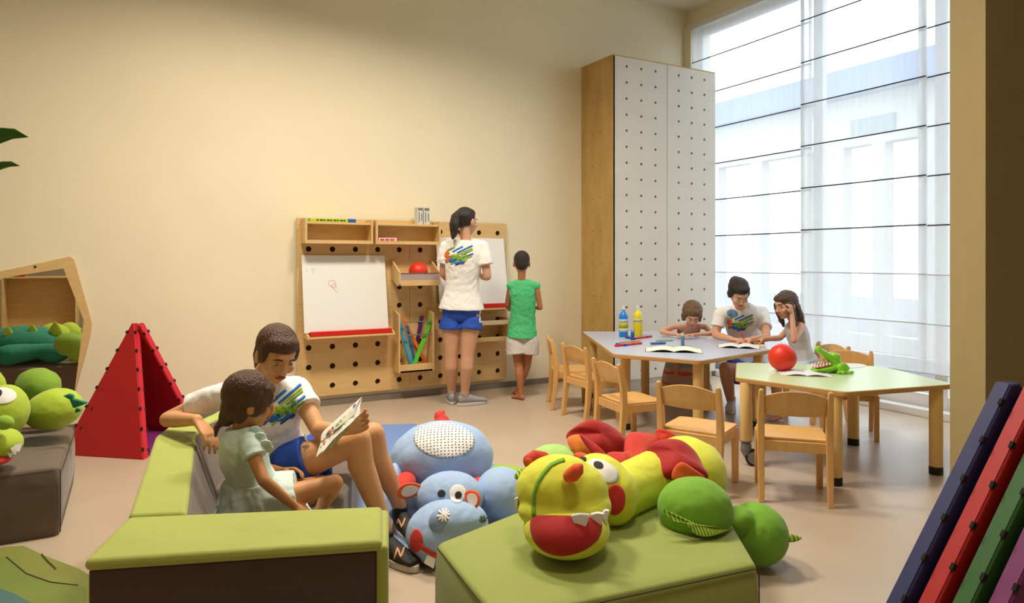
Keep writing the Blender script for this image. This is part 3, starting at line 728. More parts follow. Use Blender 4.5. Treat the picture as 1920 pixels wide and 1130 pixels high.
def tent():
    Bp = PZ(268, 862, 0); apex = P(254, 598, 4.62)
    a = math.radians(29)
    # base square
    D0 = V((Bp.x, Bp.y, 0)); L = .92
    c = V((apex.x, apex.y, 0)); Cn = c+(c-D0)               # far corner opposite
    s = (c-D0); pr = V((s.y, -s.x, 0)); Rg = c+pr; Lf = c-pr      # right and left corners
    t = thing('play_tent', tuple(c), 'red foam pyramid tent with one open side and a purple floor, against the wall', 'tent')
    T = V((c.x, c.y, apex.z))
    def nrm(A, B, out=True):
        n = (B-A).cross(T-A).normalized(); m_ = (A+B+T)/3-V((c.x, c.y, .3)); return n if n.dot(m_) > 0 else -n
    nL = nrm(Lf, D0); tri_panel('left_panel', Lf, D0, T+V((-.01, 0, 0)), -nL, .055, t, M_fred, M_fred2)
    nB = nrm(Cn, Lf); tri_panel('rear_panel', Cn, Lf, T, -nB, .05, t, M_fred, M_fred2)
    nR = nrm(Cn, Rg); tri_panel('right_panel', Rg, Cn, T+V((.04, 0, .0)), -nR, .05, t, M_fred, M_fred2)
    f = [c+(p-c)*.93 for p in (D0, Rg, Cn, Lf)]
    obj('floor_mat', MB().prism([(p.x, p.y) for p in f], 0, .04), M_fpur, t, bevel=.008)
tent()
def mat_stack():
    apx = [(1893, 703), (1932, 737), (1966, 780), (2003, 835)]; cols = [((36, 44, 100), 'blue'), ((170, 34, 16), 'red'), ((42, 96, 40), 'green'), ((88, 26, 50), 'purple')]
    d = V((SN*0+0, 0, 0))
    for k, (c, nm) in enumerate(cols):
        T = P(1906, 703, 2.06) + RD(.043*k, -.060*k, 0)
        A0 = P(1690, 1142, 1.93); dirv = (A0-P(1906, 703, 2.06)); dirv = dirv/(-dirv.z)*(T.z-.02)
        A = T+dirv; A.z = .02
        right = RD(1, .28, 0).normalized()
        B = A+right*1.15; B.z = .02
        Tn = T
        n = (B-A).cross(Tn-A).normalized(); fwd = RD(0, 1, 0); n = n if n.dot(fwd) > 0 else -n
        m = mat(nm+'_foam_cover', c, .6, var=.06, vscale=4, bump=.15, bscale=9)
        t = thing('foam_triangle_mat', tuple(A.lerp(B, .5)), '%s triangular foam mat with black hook tabs, %s in the leaning stack' % (nm, ['farthest back', 'second from the back', 'third from the back', 'nearest the camera'][k]), 'mat', 'triangular foam mats leaning at the right')
        tri_panel('cover', A, B, Tn, n, .055, t, m, m, trunc=.04, nh=8, hooks='one')
mat_stack()

# ------------------------------------------------------------------ plant at upper left
def plant():
    base = RD(-3.1, 2.3, 0)
    t = thing('tall_plant', tuple(base), 'tall plant whose broad green leaf tips reach in at the upper left', 'plant')
    obj('pot', MB().cyl(base, base+V((0, 0, .35)), .14, .18, n=28), mat('grey_pot', (120, 118, 112), .7), t)
    obj('stem', MB().rod([base+V((0, 0, .3)), base+V((.02, .01, 1.0)), base+V((.0, .0, 1.75))], [.02, .017, .012], n=10), mat('brown_stem', (96, 84, 40), .8), t)
    M_leaf = mat('leaf_green', (50, 104, 22), .5, var=.15, vscale=3)
    # leaf: centre line and half widths, tips given where they stand
    def leaf(pts, wd, up):
        mb = MB(); L = []; n = len(pts)
        for i, (p, w_) in enumerate(zip(pts, wd)):
            d = (pts[min(i+1, n-1)]-pts[max(0, i-1)]).normalized(); sd = d.cross(V(up)).normalized(); nn = sd.cross(d)
            for s in (-1, -.5, 0, .5, 1): L.append(p+sd*w_*s+nn*(abs(s)*w_*.25))
        mb.add(L, [(5*i+j, 5*i+j+1, 5*i+j+6, 5*i+j+5) for i in range(n-1) for j in range(4)])
        o = obj('leaf', mb, M_leaf, t, smooth=True); s_ = o.modifiers.new('t', 'SOLIDIFY'); s_.thickness = .003
    top = base+V((0, 0, 1.7)); up = DV(0, -1, .25)
    leaf([top, P(-150, 290, 2.5), P(-70, 272, 2.5), P(-20, 262, 2.5), P(8, 255, 2.5), P(28, 252, 2.5), P(53, 257, 2.5)], [.01, .05, .05, .036, .030, .020, .001], up)
    leaf([top, P(-140, 370, 2.45), P(-60, 335, 2.45), P(-20, 318, 2.45), P(8, 310, 2.45), P(22, 308, 2.45), P(37, 311, 2.45)], [.01, .035, .032, .022, .014, .010, .001], up)
    leaf([top, top+V((-.2, .1, .15)), top+V((-.45, .15, .05))], [.01, .05, .002], (0, 0, 1))
    leaf([top, top+V((.0, -.3, .2)), top+V((-.05, -.55, .1))], [.01, .05, .002], (0, 0, 1))
plant()

# ------------------------------------------------------------------ tables
def table(name, pts, z, ctop, label, legs, cat='table'):
    pts = [rd2(*p) for p in pts]; c = sum(pts, V((0, 0)))/len(pts)
    t = thing(name, (c.x, c.y, 0), label, cat)
    rp = round_poly(pts, .05)
    obj('tabletop', MB().prism([(p.x, p.y) for p in rp], z-.028, z-.002), M_edge if False else mat('tabletop_plywood_edge', (196, 150, 88), .55, var=.15, vscale=10, stretch=(1, 1, 20)), t, bevel=.003)
    rp2 = [c+(p-c)*(1-.006/(p-c).length) for p in rp]
    obj('laminate_surface', MB().prism([(p.x, p.y) for p in rp2], z-.003, z), mat('laminate_'+name+label[:4], ctop, .28, spec=.5), t)
    for (r, D, kind) in legs:
        b = RD(r, D, 0)
        if kind == 'foot':
            lg = obj('leg', MB().cyl(b+V((0, 0, .045)), b+V((0, 0, z-.028)), .036, n=28), M_beech2, t, smooth=False); shade(lg)
            ft = obj('foot_cap', MB().cyl(b, b+V((0, 0, .046)), .037, n=28), M_black, lg); shade(ft)
        else:
            lg = obj('leg', MB().cyl(b+V((0, 0, .15)), b+V((0, 0, z-.028)), .036, n=28), M_beech2, t); shade(lg)
            mb = MB(); mb.cyl(b+V((0, 0, .145)), b+V((0, 0, .152)), .036, n=24)
            d = DV(.9, -.3); mb.rod([b+V((0, 0, .128)), b+V((0, 0, .09))-d*.0, b+V((0, 0, .05))+d*.01], [.030, .034, .022], n=16)
            obj('caster_fork', mb, mat('grey_caster_plastic', (118, 116, 116), .45), lg, smooth=True)
            ax = DV(-.3, -.9); cc = b+d*.045-DV(.3, .9)*.012+V((0, 0, .05))
            w_ = obj('wheel', MB().cyl(cc-ax*.0-ax*.02, cc+ax*.014, .05, n=32), M_black, lg); shade(w_)
            w_ = obj('wheel_disc', MB().cyl(cc+ax*.0141, cc+ax*.018, .036, n=32), mat('grey_caster_plastic', (118, 116, 116), .45), lg); shade(w_)
    return t
def shade(o):
    for p in o.data.polygons:
        if len(p.vertices) == 4: p.use_smooth = True
    m = o.modifiers.new('bv', 'BEVEL'); m.width = .002; m.segments = 2; m.limit_method = 'ANGLE'; m.angle_limit = 1.0
    return o
M_beech2 = mat('pale_beech_leg', (232, 196, 128), .4, var=.06, vscale=7, stretch=(4, 4, 1))
ZB, ZG = .58, .53
table('blue_grey_table', [(.655, 6.4), (.723, 4.87), (1.255, 4.537), (1.94, 5.105), (1.74, 5.78), (1.376, 6.4)], ZB, (188, 198, 222), 'pale blue-grey table nearer the tall cabinet, paint bottles on it',
      [(.84, 5.05, 'foot'), (1.268, 4.65, 'foot'), (1.84, 5.10, 'foot'), (1.16, 5.95, 'foot'), (.74, 6.2, 'foot'), (1.62, 5.72, 'foot')])
table('green_table', [(1.576, 4.80), (1.37, 4.19), (1.82, 3.72), (2.575, 3.96), (2.505, 4.63)], ZG, (204, 224, 180), 'pale green table with the red ball and toy crocodile on it',
      [(1.43, 4.17, 'caster'), (1.80, 3.80, 'foot'), (2.478, 3.99, 'foot'), (2.31, 4.62, 'foot'), (1.72, 4.72, 'caster')])

# ------------------------------------------------------------------ children's chairs
def make_chair():
    t = thing('childrens_chair', (0, 0, 0), 'x', 'chair', "wooden children's chairs around the two tables")
    W, Dp, H, hs = .33, .30, .58, .325          # x across, y forward; origin between rear legs
    def rect(p, q): return q
    for s in (-1, 1):
        x = s*W/2
        # rear post, bent: foot splayed back, top leaning back
        R = []
        for (y, z, a, b) in ((-.035, 0, .017, .014), (-.012, .15, .019, .016), (0, .32, .021, .018), (-.004, .42, .020, .017), (-.030, .55, .017, .014), (-.036, .575, .013, .012), (-.038, .585, .006, .008)):
            R.append([V((x+dx*b, y+dy*a, z)) for dx, dy in ((-1, -1), (1, -1), (1, 1), (-1, 1))])
        obj('leg', MB().rings(R), M_beech, t, bevel=.005)
        R = []
        for (y, z, a) in ((Dp+.004, 0, .018), (Dp, .15, .019), (Dp-.004, hs-.03, .021), (Dp-.004, hs-.012, .021)):
            R.append([V((x*.97+dx*.016, y-.02+dy*a, z)) for dx, dy in ((-1, -1), (1, -1), (1, 1), (-1, 1))])
        obj('leg', MB().rings(R), M_beech, t, bevel=.005)
        obj('side_rail', MB().lo((x*.97-.012, .012, hs-.062), (x*.97+.012, Dp-.03, hs-.010)), M_beech, t, bevel=.003)
    obj('rear_rail', MB().lo((-W/2+.012, -.008, hs-.065), (W/2-.012, .010, hs-.012)), M_beech, t, bevel=.003)
    obj('front_rail', MB().lo((-W/2+.012, Dp-.033, hs-.055), (W/2-.012, Dp-.018, hs-.012)), M_beech, t, bevel=.003)
    # saddle seat
    mb = MB(); nx, ny = 12, 12; vs = []
    for k in (0, 1):
        for j in range(ny+1):
            for i in range(nx+1):
                u, v = i/nx*2-1, j/ny; dip = -.009*(1-u*u)*math.sin(PI*min(1, v*1.15)) if k else 0
                rr = .018*(abs(u)**8) if v > .9 else 0
                vs.append(V((u*(W/2+.004), .012+v*(Dp-.004)-rr, hs-.014+(.016+dip if k else 0))))
    nn = (nx+1)*(ny+1); fs = []
    for k in (0, 1):
        for j in range(ny):
            for i in range(nx):
                a = k*nn+j*(nx+1)+i; fs.append((a, a+1, a+nx+2, a+nx+1) if k else (a, a+nx+1, a+nx+2, a+1))
    edge = [i for i in range(nx)]+[nx+(nx+1)*j for j in range(ny)]+[(nx+1)*ny+nx-i for i in range(nx)]+[(nx+1)*(ny-j) for j in range(ny)]
    for a, b in zip(edge, edge[1:]+edge[:1]): fs.append((a, b, b+nn, a+nn))
    mb.add(vs, fs); o = obj('seat', mb, M_beech, t, smooth=True)
    b = o.modifiers.new('b', 'BEVEL'); b.width = .003; b.segments = 2; b.limit_method = 'ANGLE'; b.angle_limit = .8
    # curved backrest board with arched top
    mb = MB(); nx = 14; vs = []; fs = []
    for i in range(nx+1):
        u = i/nx*2-1; bow = -.022*(1-u*u); zt = .548+.032*(1-u*u); zb = .452-.004*(1-u*u)
        for (z, yo) in ((zb, -.008), (zb+.05, -.018), (zt-.01, -.030), (zt, -.033)):
            for th in (-.005, .005): vs.append(V((u*(W/2-.012), yo+bow+th+.003, z)))
    for i in range(nx):
        for k in range(3):
            a = i*8+k*2; b = a+8; fs += [(a, b, b+2, a+2), (a+1, a+3, b+3, b+1)]
        a = i*8; b = a+8; fs += [(a, a+1, b+1, b), (a+6, b+6, b+7, a+7)]
    fs += [(0, 2, 3, 1), (2, 4, 5, 3), (4, 6, 7, 5)]; e = nx*8; fs += [(e, e+1, e+3, e+2), (e+2, e+3, e+5, e+4), (e+4, e+5, e+7, e+6)]
    mb.add(vs, fs); obj('backrest', mb, M_beech, t, smooth=True).modifiers.new('b', 'BEVEL').width = .002
    return t
chair0 = make_chair(); used = False
def chair(r, D, fr, fD, label):
    """rear-leg midpoint (r,D), facing direction (fr,fD)"""
    global used
    p = RD(r, D, 0); f = DV(fr, fD); rz = math.atan2(f.y, f.x)-PI/2
    if not used:
        used = True; chair0.location = p; chair0.rotation_euler = (0, 0, rz); chair0['label'] = label; t = chair0
    else: t = copy_thing(chair0, label, p, rz)
    return t
chair(.36, 5.85, 1, .05, "wooden children's chair at the far left, seen from its side against the wall")
chair(.515, 5.37, .89, .45, "wooden children's chair second from the left at the blue-grey table")
chair(.655, 4.535, .925, .38, "wooden children's chair third from the left, its backrest in front of a table leg")
chair(.965, 3.70, .566, .826, "wooden children's chair right behind the dragon's red wings")
chair(1.458, 3.52, .27, .96, "wooden children's chair with its back to the camera, in front of the green table")
chair(2.46, 5.02, -.35, -.93, "wooden children's chair behind the green table, right of the toy crocodile")
chair(2.52, 5.42, -.93, -.25, "wooden children's chair the long-haired girl sits on, behind the toy crocodile")

# ------------------------------------------------------------------ things on the tables
def bottle(px, py, D, c, cap, label, lab=True):
    b = PZ(px, py, ZB); b = RD((px-960)/F*D, D, ZB)
    t = thing('paint_bottle', tuple(b), label, 'bottle', 'paint bottles on the blue-grey table')
    prof = [(.0, .036), (.006, .040), (.165, .040), (.19, .036), (.21, .024), (.22, .015), (.235, .014)]
    n = 28; R = [[b+V((r*math.cos(2*PI*k/n), r*math.sin(2*PI*k/n), z)) for k in range(n)] for z, r in prof]
    obj('body', MB().rings(R), mat(label.split()[0]+'_paint', c, .3), t, smooth=True)
    R = [[b+V((r*math.cos(2*PI*k/n), r*math.sin(2*PI*k/n), z)) for k in range(n)] for z, r in ((.235, .012), (.24, .015), (.262, .013), (.265, .006), (.28, .005))]
    obj('cap', MB().rings(R), mat('clear_white_cap', (225, 225, 220), .35), t)
    for z0, z1, cc, nm in ((.125, .155, (190, 200, 205), 'silver_band'), (.075, .125, (178, 184, 40), 'olive_band'), (.045, .075, (205, 205, 190), 'pale_band')):
        if not lab and nm != 'silver_band': continue
        R = [[b+V((.0405*math.cos(2*PI*k/n), .0405*math.sin(2*PI*k/n), z)) for k in range(n)] for z in (z0, z1)]
        obj(nm, MB().rings(R), mat(nm, cc, .5, var=.12, vscale=60), t, smooth=True)
bottle(1169, 628, 5.95, (24, 130, 226), 0, 'blue paint bottle with a printed label, left of the yellow one')
bottle(1196, 626, 6.02, (238, 216, 20), 0, 'yellow paint bottle, right of the blue one', False)
def stick(name, a, b, r, c, label, cat='marker', m2=None, z=ZB, tip=None, group='markers on the blue-grey table'):
    a, b = V(a), V(b); a.z = b.z = z+r+.0005; d = (b-a)
    t = thing(name, tuple((a+b)/2-V((0, 0, r))), label, cat, group)
    o = obj('barrel', MB().cyl(a, a+d*.62, r, n=14), mat(name+str(c), c, .4), t); shade(o)
    o = obj('cap', MB().cyl(a+d*.62, b, r*1.12, r*.95, n=14), mat(name+str(m2 or c)+'c', m2 or c, .4), t); shade(o)
def PT(px, py, z=ZB): return PZ(px, py, z)
stick('marker_pen', PT(1153, 650), PT(1203, 645), .009, (206, 40, 34), 'red and blue marker lying nearest the table corner', m2=(206, 40, 34))
stick('marker_pen', PT(1155, 647), PT(1176, 649), .009, (30, 60, 160), 'short dark blue marker beside the red one near the table corner')
stick('marker_pen', PT(1162, 643), PT(1200, 640), .007, (210, 170, 110), 'wooden beige pencil behind the red marker', 'pencil')
stick('marker_pen', PT(1190, 636), PT(1222, 632), .009, (210, 44, 36), 'red marker lying by the foot of the yellow bottle')
stick('marker_pen', PT(1173, 634), PT(1192, 637), .009, (30, 60, 150), 'dark blue marker lying by the foot of the blue bottle')
stick('marker_pen', PT(1220, 646), PT(1248, 645), .009, (64, 96, 170), 'blue marker lying left of the glue stick')
stick('marker_pen', PT(1230, 640), PT(1262, 639), .007, (140, 190, 150), 'pale green marker lying behind the blue marker in mid table')
def upright(px, py, h, r, c, c2, label):
    b = PT(px, py); t = thing('glue_stick', tuple(b), label, 'glue stick')
    shade(obj('barrel', MB().cyl(b, b+V((0, 0, h*.75)), r, n=18), mat('glue'+str(c), c, .4), t)); shade(obj('cap', MB().cyl(b+V((0, 0, h*.75)), b+V((0, 0, h)), r*1.1, n=18), mat('glue'+str(c2), c2, .4), t))
upright(1186, 640, .10, .015, (34, 84, 160), (120, 160, 200), 'blue glue stick standing in front of the yellow bottle')
upright(1280, 648, .10, .014, (90, 130, 170), (190, 205, 190), 'blue-grey glue stick standing in front of the little girl')
def open_book(c, d, wd, ht, z, label, cat='book', cover=(235, 230, 190), pages=(240, 240, 244), lift=.012, ang2=0, name='open_booklet', art=None):
    """open booklet lying flat; d = direction across the two pages"""
    c = V((c.x, c.y, z)); x = V(d).normalized(); y = V((-x.y, x.x, 0))
    t = thing(name, tuple(c), label, cat)
    for s in (-1, 1):
        n = 9; vs = []
        for k in (0, 1):
            for i in range(n):
                u = i/(n-1); zz = lift*math.sin(PI*min(1, u*1.1+.05))*(1-u*.4)+.001+(.003 if k else 0)
                for v in (-1, 1): vs.append(c+x*s*u*wd+y*v*ht/2+V((0, 0, zz)))
        fs = []
        for k in (0, 1):
            for i in range(n-1): a = k*2*n+2*i; fs.append((a, a+1, a+3, a+2))
        for i in range(n-1):
            for v in (0, 1): a = 2*i+v; fs.append((a, a+2, a+2+2*n, a+2*n))
        fs.append((2*n-2, 2*n-1, 4*n-1, 4*n-2))
        obj('page', MB().add(vs, fs), mat('page'+str(pages), pages, .7), t, smooth=False)
    obj('cover', MB().slab([c+x*a*(wd+.004)+y*b*(ht/2+.003)+V((0, 0, .0005)) for a, b in ((-1, -1), (1, -1), (1, 1), (-1, 1))], (0, 0, 1), .001), mat('cover'+str(cover), cover, .6), t)
    if art:
        mb = MB()
        for k in range(4): p = c+x*(wd*.25+.02*k)+y*(.03*math.sin(k*2)); mb.box(p+V((0, 0, lift+.004)), (.02, .012, .0008))
        obj('printed_picture', mb, mat('art'+str(art), art, .6), t)
    return t
open_book(PT(1263, 657), DV(.95, -.2), .20, .22, ZB, 'large open booklet with pale yellow pages near the front edge of the blue-grey table', cover=(30, 34, 44), pages=(242, 240, 218), lift=.02)
open_book(PT(1385, 650), DV(.9, -.3), .15, .20, ZB, 'open booklet the seated woman draws in', cover=(30, 30, 36), pages=(238, 238, 240), lift=.018)
tag(obj('paper_sheet', MB().slab([PT(1400, 650)+V((0, 0, .002)), PT(1436, 650)+V((0, 0, .002)), PT(1432, 640)+V((0, 0, .002)), PT(1404, 642)+V((0, 0, .002))], (0, 0, 1), .001), mat('pale_orange_paper', (236, 210, 176), .7)), 'pale orange sheet of paper at the right end of the blue-grey table', 'paper')
open_book(PZ(1508, 701, ZG), DV(.97, -.22), .145, .19, ZG, 'open picture book with white and lilac pages in front of the red ball', cover=(222, 206, 180), pages=(228, 230, 242), lift=.012)
c = PZ(1467, 684, ZG); R_ = .088
c = RD((1467-960)/F*4.42, 4.42, ZG+R_)
o = obj('ball', MB().ell((0, 0, 0), (R_, R_, R_), n=40, m=24), mat('red_rubber_ball', (222, 50, 24), .45), smooth=True); o.location = c
tag(o, 'red rubber ball resting on the green table', 'ball')
tag(obj('round_paper', MB().prism([(p.x, p.y) for p in [PZ(1590+34*math.cos(k*PI/8), 685.5+4.5*math.sin(k*PI/8), ZG) for k in range(16)]], ZG, ZG+.002), mat('white_round_card', (236, 234, 230), .6)), 'white rounded card lying behind the toy crocodile', 'card')
# toy crocodile with open jaws, tail end toward the right
def crocodile():
    D = 4.36; o = RD((1560-960)/F*D, D, ZG); x = DV(1, .12); y = DV(-.12, 1); z = V((0, 0, 1))
    Mg = mat('bright_green_plastic', (130, 206, 30), .3, coat=.3)
    t = thing('toy_crocodile', tuple(o), 'bright green plastic toy crocodile with wide open jaws on the green table', 'toy')
    K = lambda a, b, c: o+x*a+y*b+z*c
    b = MB()
    b.loft([(K(-.125, 0, .020), y, .036, .010), (K(-.09, 0, .024), y, .042, .015), (K(-.03, 0, .030), y, .045, .022), (K(.03, 0, .045), y, .048, .035), (K(.07, 0, .04), y, .03, .025)], n=20, dome=.8)   # lower jaw and body
    b.loft([(K(-.098, 0, .150), y, .026, .016), (K(-.06, 0, .128), y, .033, .020), (K(-.02, 0, .098), y, .036, .024), (K(.02, 0, .070), y, .044, .036)], n=20, dome=.9)  # upper jaw raised
    for s in (-1, 1):
        b.ell(K(.012, s*.024, .108), (.032, .022, .020), X=x, U=V((.3, 0, 1)))       # eye bulges
        b.ell(K(-.095, s*.014, .163), (.012, .010, .009))
        b.ell(K(.042, s*.052, .038), (.036, .018, .034), X=x)
        for k in range(4): b.ell(K(.006+.022*k, s*.064-.010*(k % 2), .012), (.011, .012, .011))
        for k in range(3): b.ell(K(.062+.018*k, s*.060, .011), (.010, .011, .010))
    b.ell(K(.085, 0, .03), (.03, .035, .022), X=x)
    fuse('body', b, Mg, t, voxel=.0032, it=2)
    mb = MB(); mb.loft([(K(-.118, 0, .036), y, .030, .004), (K(-.06, 0, .044), y, .034, .004), (K(-.01, 0, .052), y, .034, .004)], n=16); obj('gum', mb, mat('toy_red_gum', (196, 30, 36), .4), t, smooth=True)
    for s in (-1, 1):
        for k in range(5): obj('tooth', MB().ell(K(-.115+.021*k, s*.028, .047+.0035*k), (.0085, .006, .011), n=10, m=8), mat('toy_white_tooth', (246, 240, 240), .35), t, smooth=True)
    for s in (-.4, .4): obj('tooth', MB().ell(K(-.126, s*.035, .045), (.006, .0085, .011), n=10, m=8), mat('toy_white_tooth', (246, 240, 240), .35), t, smooth=True)
crocodile()

# ------------------------------------------------------------------ plush animals
def cloth(name, c, **k):
    a = dict(var=.03, vscale=5, bump=.22, bscale=14, sheen=.15); a.update(k); return mat(name, c, .8, **a)
M_pblue = cloth('plush_light_blue', (160, 188, 228))
M_pred = cloth('plush_red', (206, 48, 34)); M_pyel = cloth('plush_yellow', (224, 228, 66)); M_pgr = cloth('plush_green', (118, 174, 40))
M_pdg = cloth('plush_dark_green', (60, 120, 34)); M_pdr = cloth('plush_deep_red', (172, 16, 20)); M_por = cloth('plush_orange', (232, 92, 34)); M_pwh = cloth('plush_white', (236, 232, 232))
M_pbk = cloth('plush_black', (24, 24, 26)); M_plg = cloth('plush_pale_green', (170, 214, 120)); M_pteal = cloth('plush_teal', (22, 128, 104)); M_pyg = cloth('plush_yellow_green', (172, 196, 54))
def dotted():
    m = bpy.data.materials.new('dotted_white_cloth'); m.use_nodes = True; nt = m.node_tree; b = nt.nodes['Principled BSDF']; b.inputs['Roughness'].default_value = .85
    tc = nt.nodes.new('ShaderNodeTexCoord'); v = nt.nodes.new('ShaderNodeTexVoronoi'); v.voronoi_dimensions = '2D'; v.inputs['Scale'].default_value = 58; v.inputs['Randomness'].default_value = .22
    cb = nt.nodes.new('ShaderNodeCombineXYZ')
    for i_, w_ in enumerate(((CS, -SN, .12), (.55*SN-.1*CS, .55*CS+.1*SN, 1))):
        dp = nt.nodes.new('ShaderNodeVectorMath'); dp.operation = 'DOT_PRODUCT'; dp.inputs[1].default_value = w_; nt.links.new(tc.outputs['Object'], dp.inputs[0]); nt.links.new(dp.outputs['Value'], cb.inputs[i_])
    r = nt.nodes.new('ShaderNodeValToRGB'); r.color_ramp.elements[0].position = .19; r.color_ramp.elements[0].color = (.09, .09, .10, 1); r.color_ramp.elements[1].position = .27; r.color_ramp.elements[1].color = (.86, .86, .86, 1)
    nt.links.new(cb.outputs[0], v.inputs[0]); nt.links.new(v.outputs['Distance'], r.inputs[0]); nt.links.new(r.outputs[0], b.inputs['Base Color']); return m
M_dots = dotted()
def cam_decal(name, tree, px, py, D, outl, m, par, **k):
    """sewn patch facing the room: centre on the line through (px,py); outline in metres (x right, y up)"""
    o = P(px, py, D-.35*1.0); d = (P(px, py, D)-V((0, 0, EYE))).normalized(); o = P(px, py, D)-d*.35
    return decal(name, tree, o, d, (0, 0, 1), outl, m, par, **k)
def hippo():
    base = P(840, 1000, 3.05); base.z = 0.012
    t = thing('plush_hippo', tuple(base), 'large light blue plush hippo lying on the floor beside the reader', 'soft toy')
    X = DV(1, 0); Yv = DV(0, 1)
    f = lambda q: 1+.015*math.sin(q.x*7)*math.cos(q.z*5)
    b = MB(); b.ell(P(829, 856, 3.5), (.262, .24, .182), X=X, U=V((.05, .15, 1)), n=48, m=28, fn=f)
    bd = fuse('body', b, M_pblue, t, voxel=.009, it=4, wrinkle=.004, wscale=.09, seed=2)
    h = MB(); h.ell(P(843, 932, 3.10), (.155, .13, .115), X=X, n=36); 
    h.ell(P(838, 1000, 2.86), (.172, .15, .135), X=X, U=V((0, 0, 1)), n=40); h.ell(P(855, 976, 2.80), (.11, .09, .075), X=X, n=30); h.ell(P(885, 985, 2.88), (.07, .09, .085), X=X, n=24)
    hd = fuse('head', h, M_pblue, t, voxel=.007, it=5, wrinkle=.0025, wscale=.05, seed=5)
    ar = MB(); ar.ell(P(940, 923, 3.22), (.125, .14, .115), X=X, n=32); fuse('arm', ar, M_pblue, t, voxel=.009, it=3, wrinkle=.003, seed=3)
    ar = MB(); ar.ell(P(742, 905, 3.36), (.05, .10, .10), X=X, n=28); fuse('arm', ar, M_pblue, t, voxel=.009, it=3, wrinkle=.003, seed=4)
    rd = MB(); rd.ell(P(760, 905, 3.25), (.05, .10, .045), X=X); obj('red_paw', rd, M_pred, t, smooth=True)
    rd = MB(); rd.ell(P(898, 915, 3.28), (.055, .07, .05), X=X); obj('red_paw', rd, M_pred, t, smooth=True)
    cam_decal('dotted_patch', BV[bd.name], 833, 824, 3.5, [oval(0, 0, .150, .084, a=-.1)], M_dots, t, rings=10)
    # red tail
    tl = MB(); tl.loft([(P(829, 797, 3.62), X, .048, .035), (P(827, 785, 3.64), X, .038, .028), (P(825, 776, 3.65), X, .028, .02), (P(831, 772, 3.66), X, .014, .012)], n=20, dome=.8)
    fuse('tail', tl, M_pred, t, voxel=.006, it=2, wrinkle=.004, wscale=.02)
    T = BV[hd.name]
    e = cam_decal('eye_patch', T, 858, 925, 3.1, [oval(0, 0, .037, .037)], M_pwh, t, off=.002)
    cam_decal('pupil', T, 859, 928, 3.1, [oval(0, 0, .015, .015)], M_pbk, t, off=.005); cam_decal('pupil', T, 828, 925, 3.1, [oval(0, 0, .017, .015)], M_pbk, t, off=.003)
    # nostril ball patch with star stitching
    n0 = P(833, 975, 2.74); nb = MB(); nb.ell(P(832, 978, 2.765), (.062, .05, .055), X=X, n=24); fuse('nostril', nb, cloth('plush_grey_blue', (140, 166, 204)), t, voxel=.006, it=2)
    cam_decal('nostril_star', BV['nostril'], 833, 966, 2.75, [('strip', [(-.030*math.cos(a), -.026*math.sin(a)), (0, 0), (.030*math.cos(a), .026*math.sin(a))], .008) for a in (.15, .7, 1.25, 1.8, 2.4)], M_pwh, t, off=.003)
    cam_decal('nostril_star', T, 905, 973, 2.88, [('strip', [(-.016*math.cos(a), -.014*math.sin(a)), (.016*math.cos(a), .014*math.sin(a))], .007) for a in (.3, 1.3, 2.3)], mat('green_dark_print', (70, 92, 60), .8), t, off=.003)
    # mouth line, cheek
    cam_decal('mouth', T, 781, 1013, 2.8, [(0, oval(0, 0, .026, .043)), (0, ('strip', [(.008, -.012), (.035, -.035), (.08, -.06), (.12, -.07)], .016))], M_pred, t, off=.003)
    # ears
    for (c, tip, w_) in ((P(795, 914, 3.1), P(745, 921, 3.02), .032), (P(872, 922, 2.90), P(899, 944, 2.84), .032)):
        if c.x < tip.x or True:
            up = V((0, 0, 1)); d = (tip-c).normalized(); n = DV(0, -1)
            sd = d.cross(n).normalized(); L = (tip-c).length
            def ring(s, k, off=0): return [c+d*(L*(.5-.5*math.cos(a)))*k+d*L*(1-k)*.5+sd*w_*s*math.sin(a)*k*(1.1-.3*math.cos(a))+n*off for a in [2*PI*i/26 for i in range(26)]]
            er = obj('ear', MB().slab(ring(1, 1), n, .016), M_por, t, bevel=.007)
            obj('ear_lining', MB().slab(ring(1, .66, .0165), n, .003), cloth('plush_cream', (236, 214, 196)), er)
    for q in (P(793, 1040, 2.8),):
        obj('care_label', MB().slab([P(801, 1040, 2.72), P(817, 1046, 2.72), P(813, 1066, 2.71), P(795, 1055, 2.71)], DV(0, 1), .002), M_paper, t)
hippo()

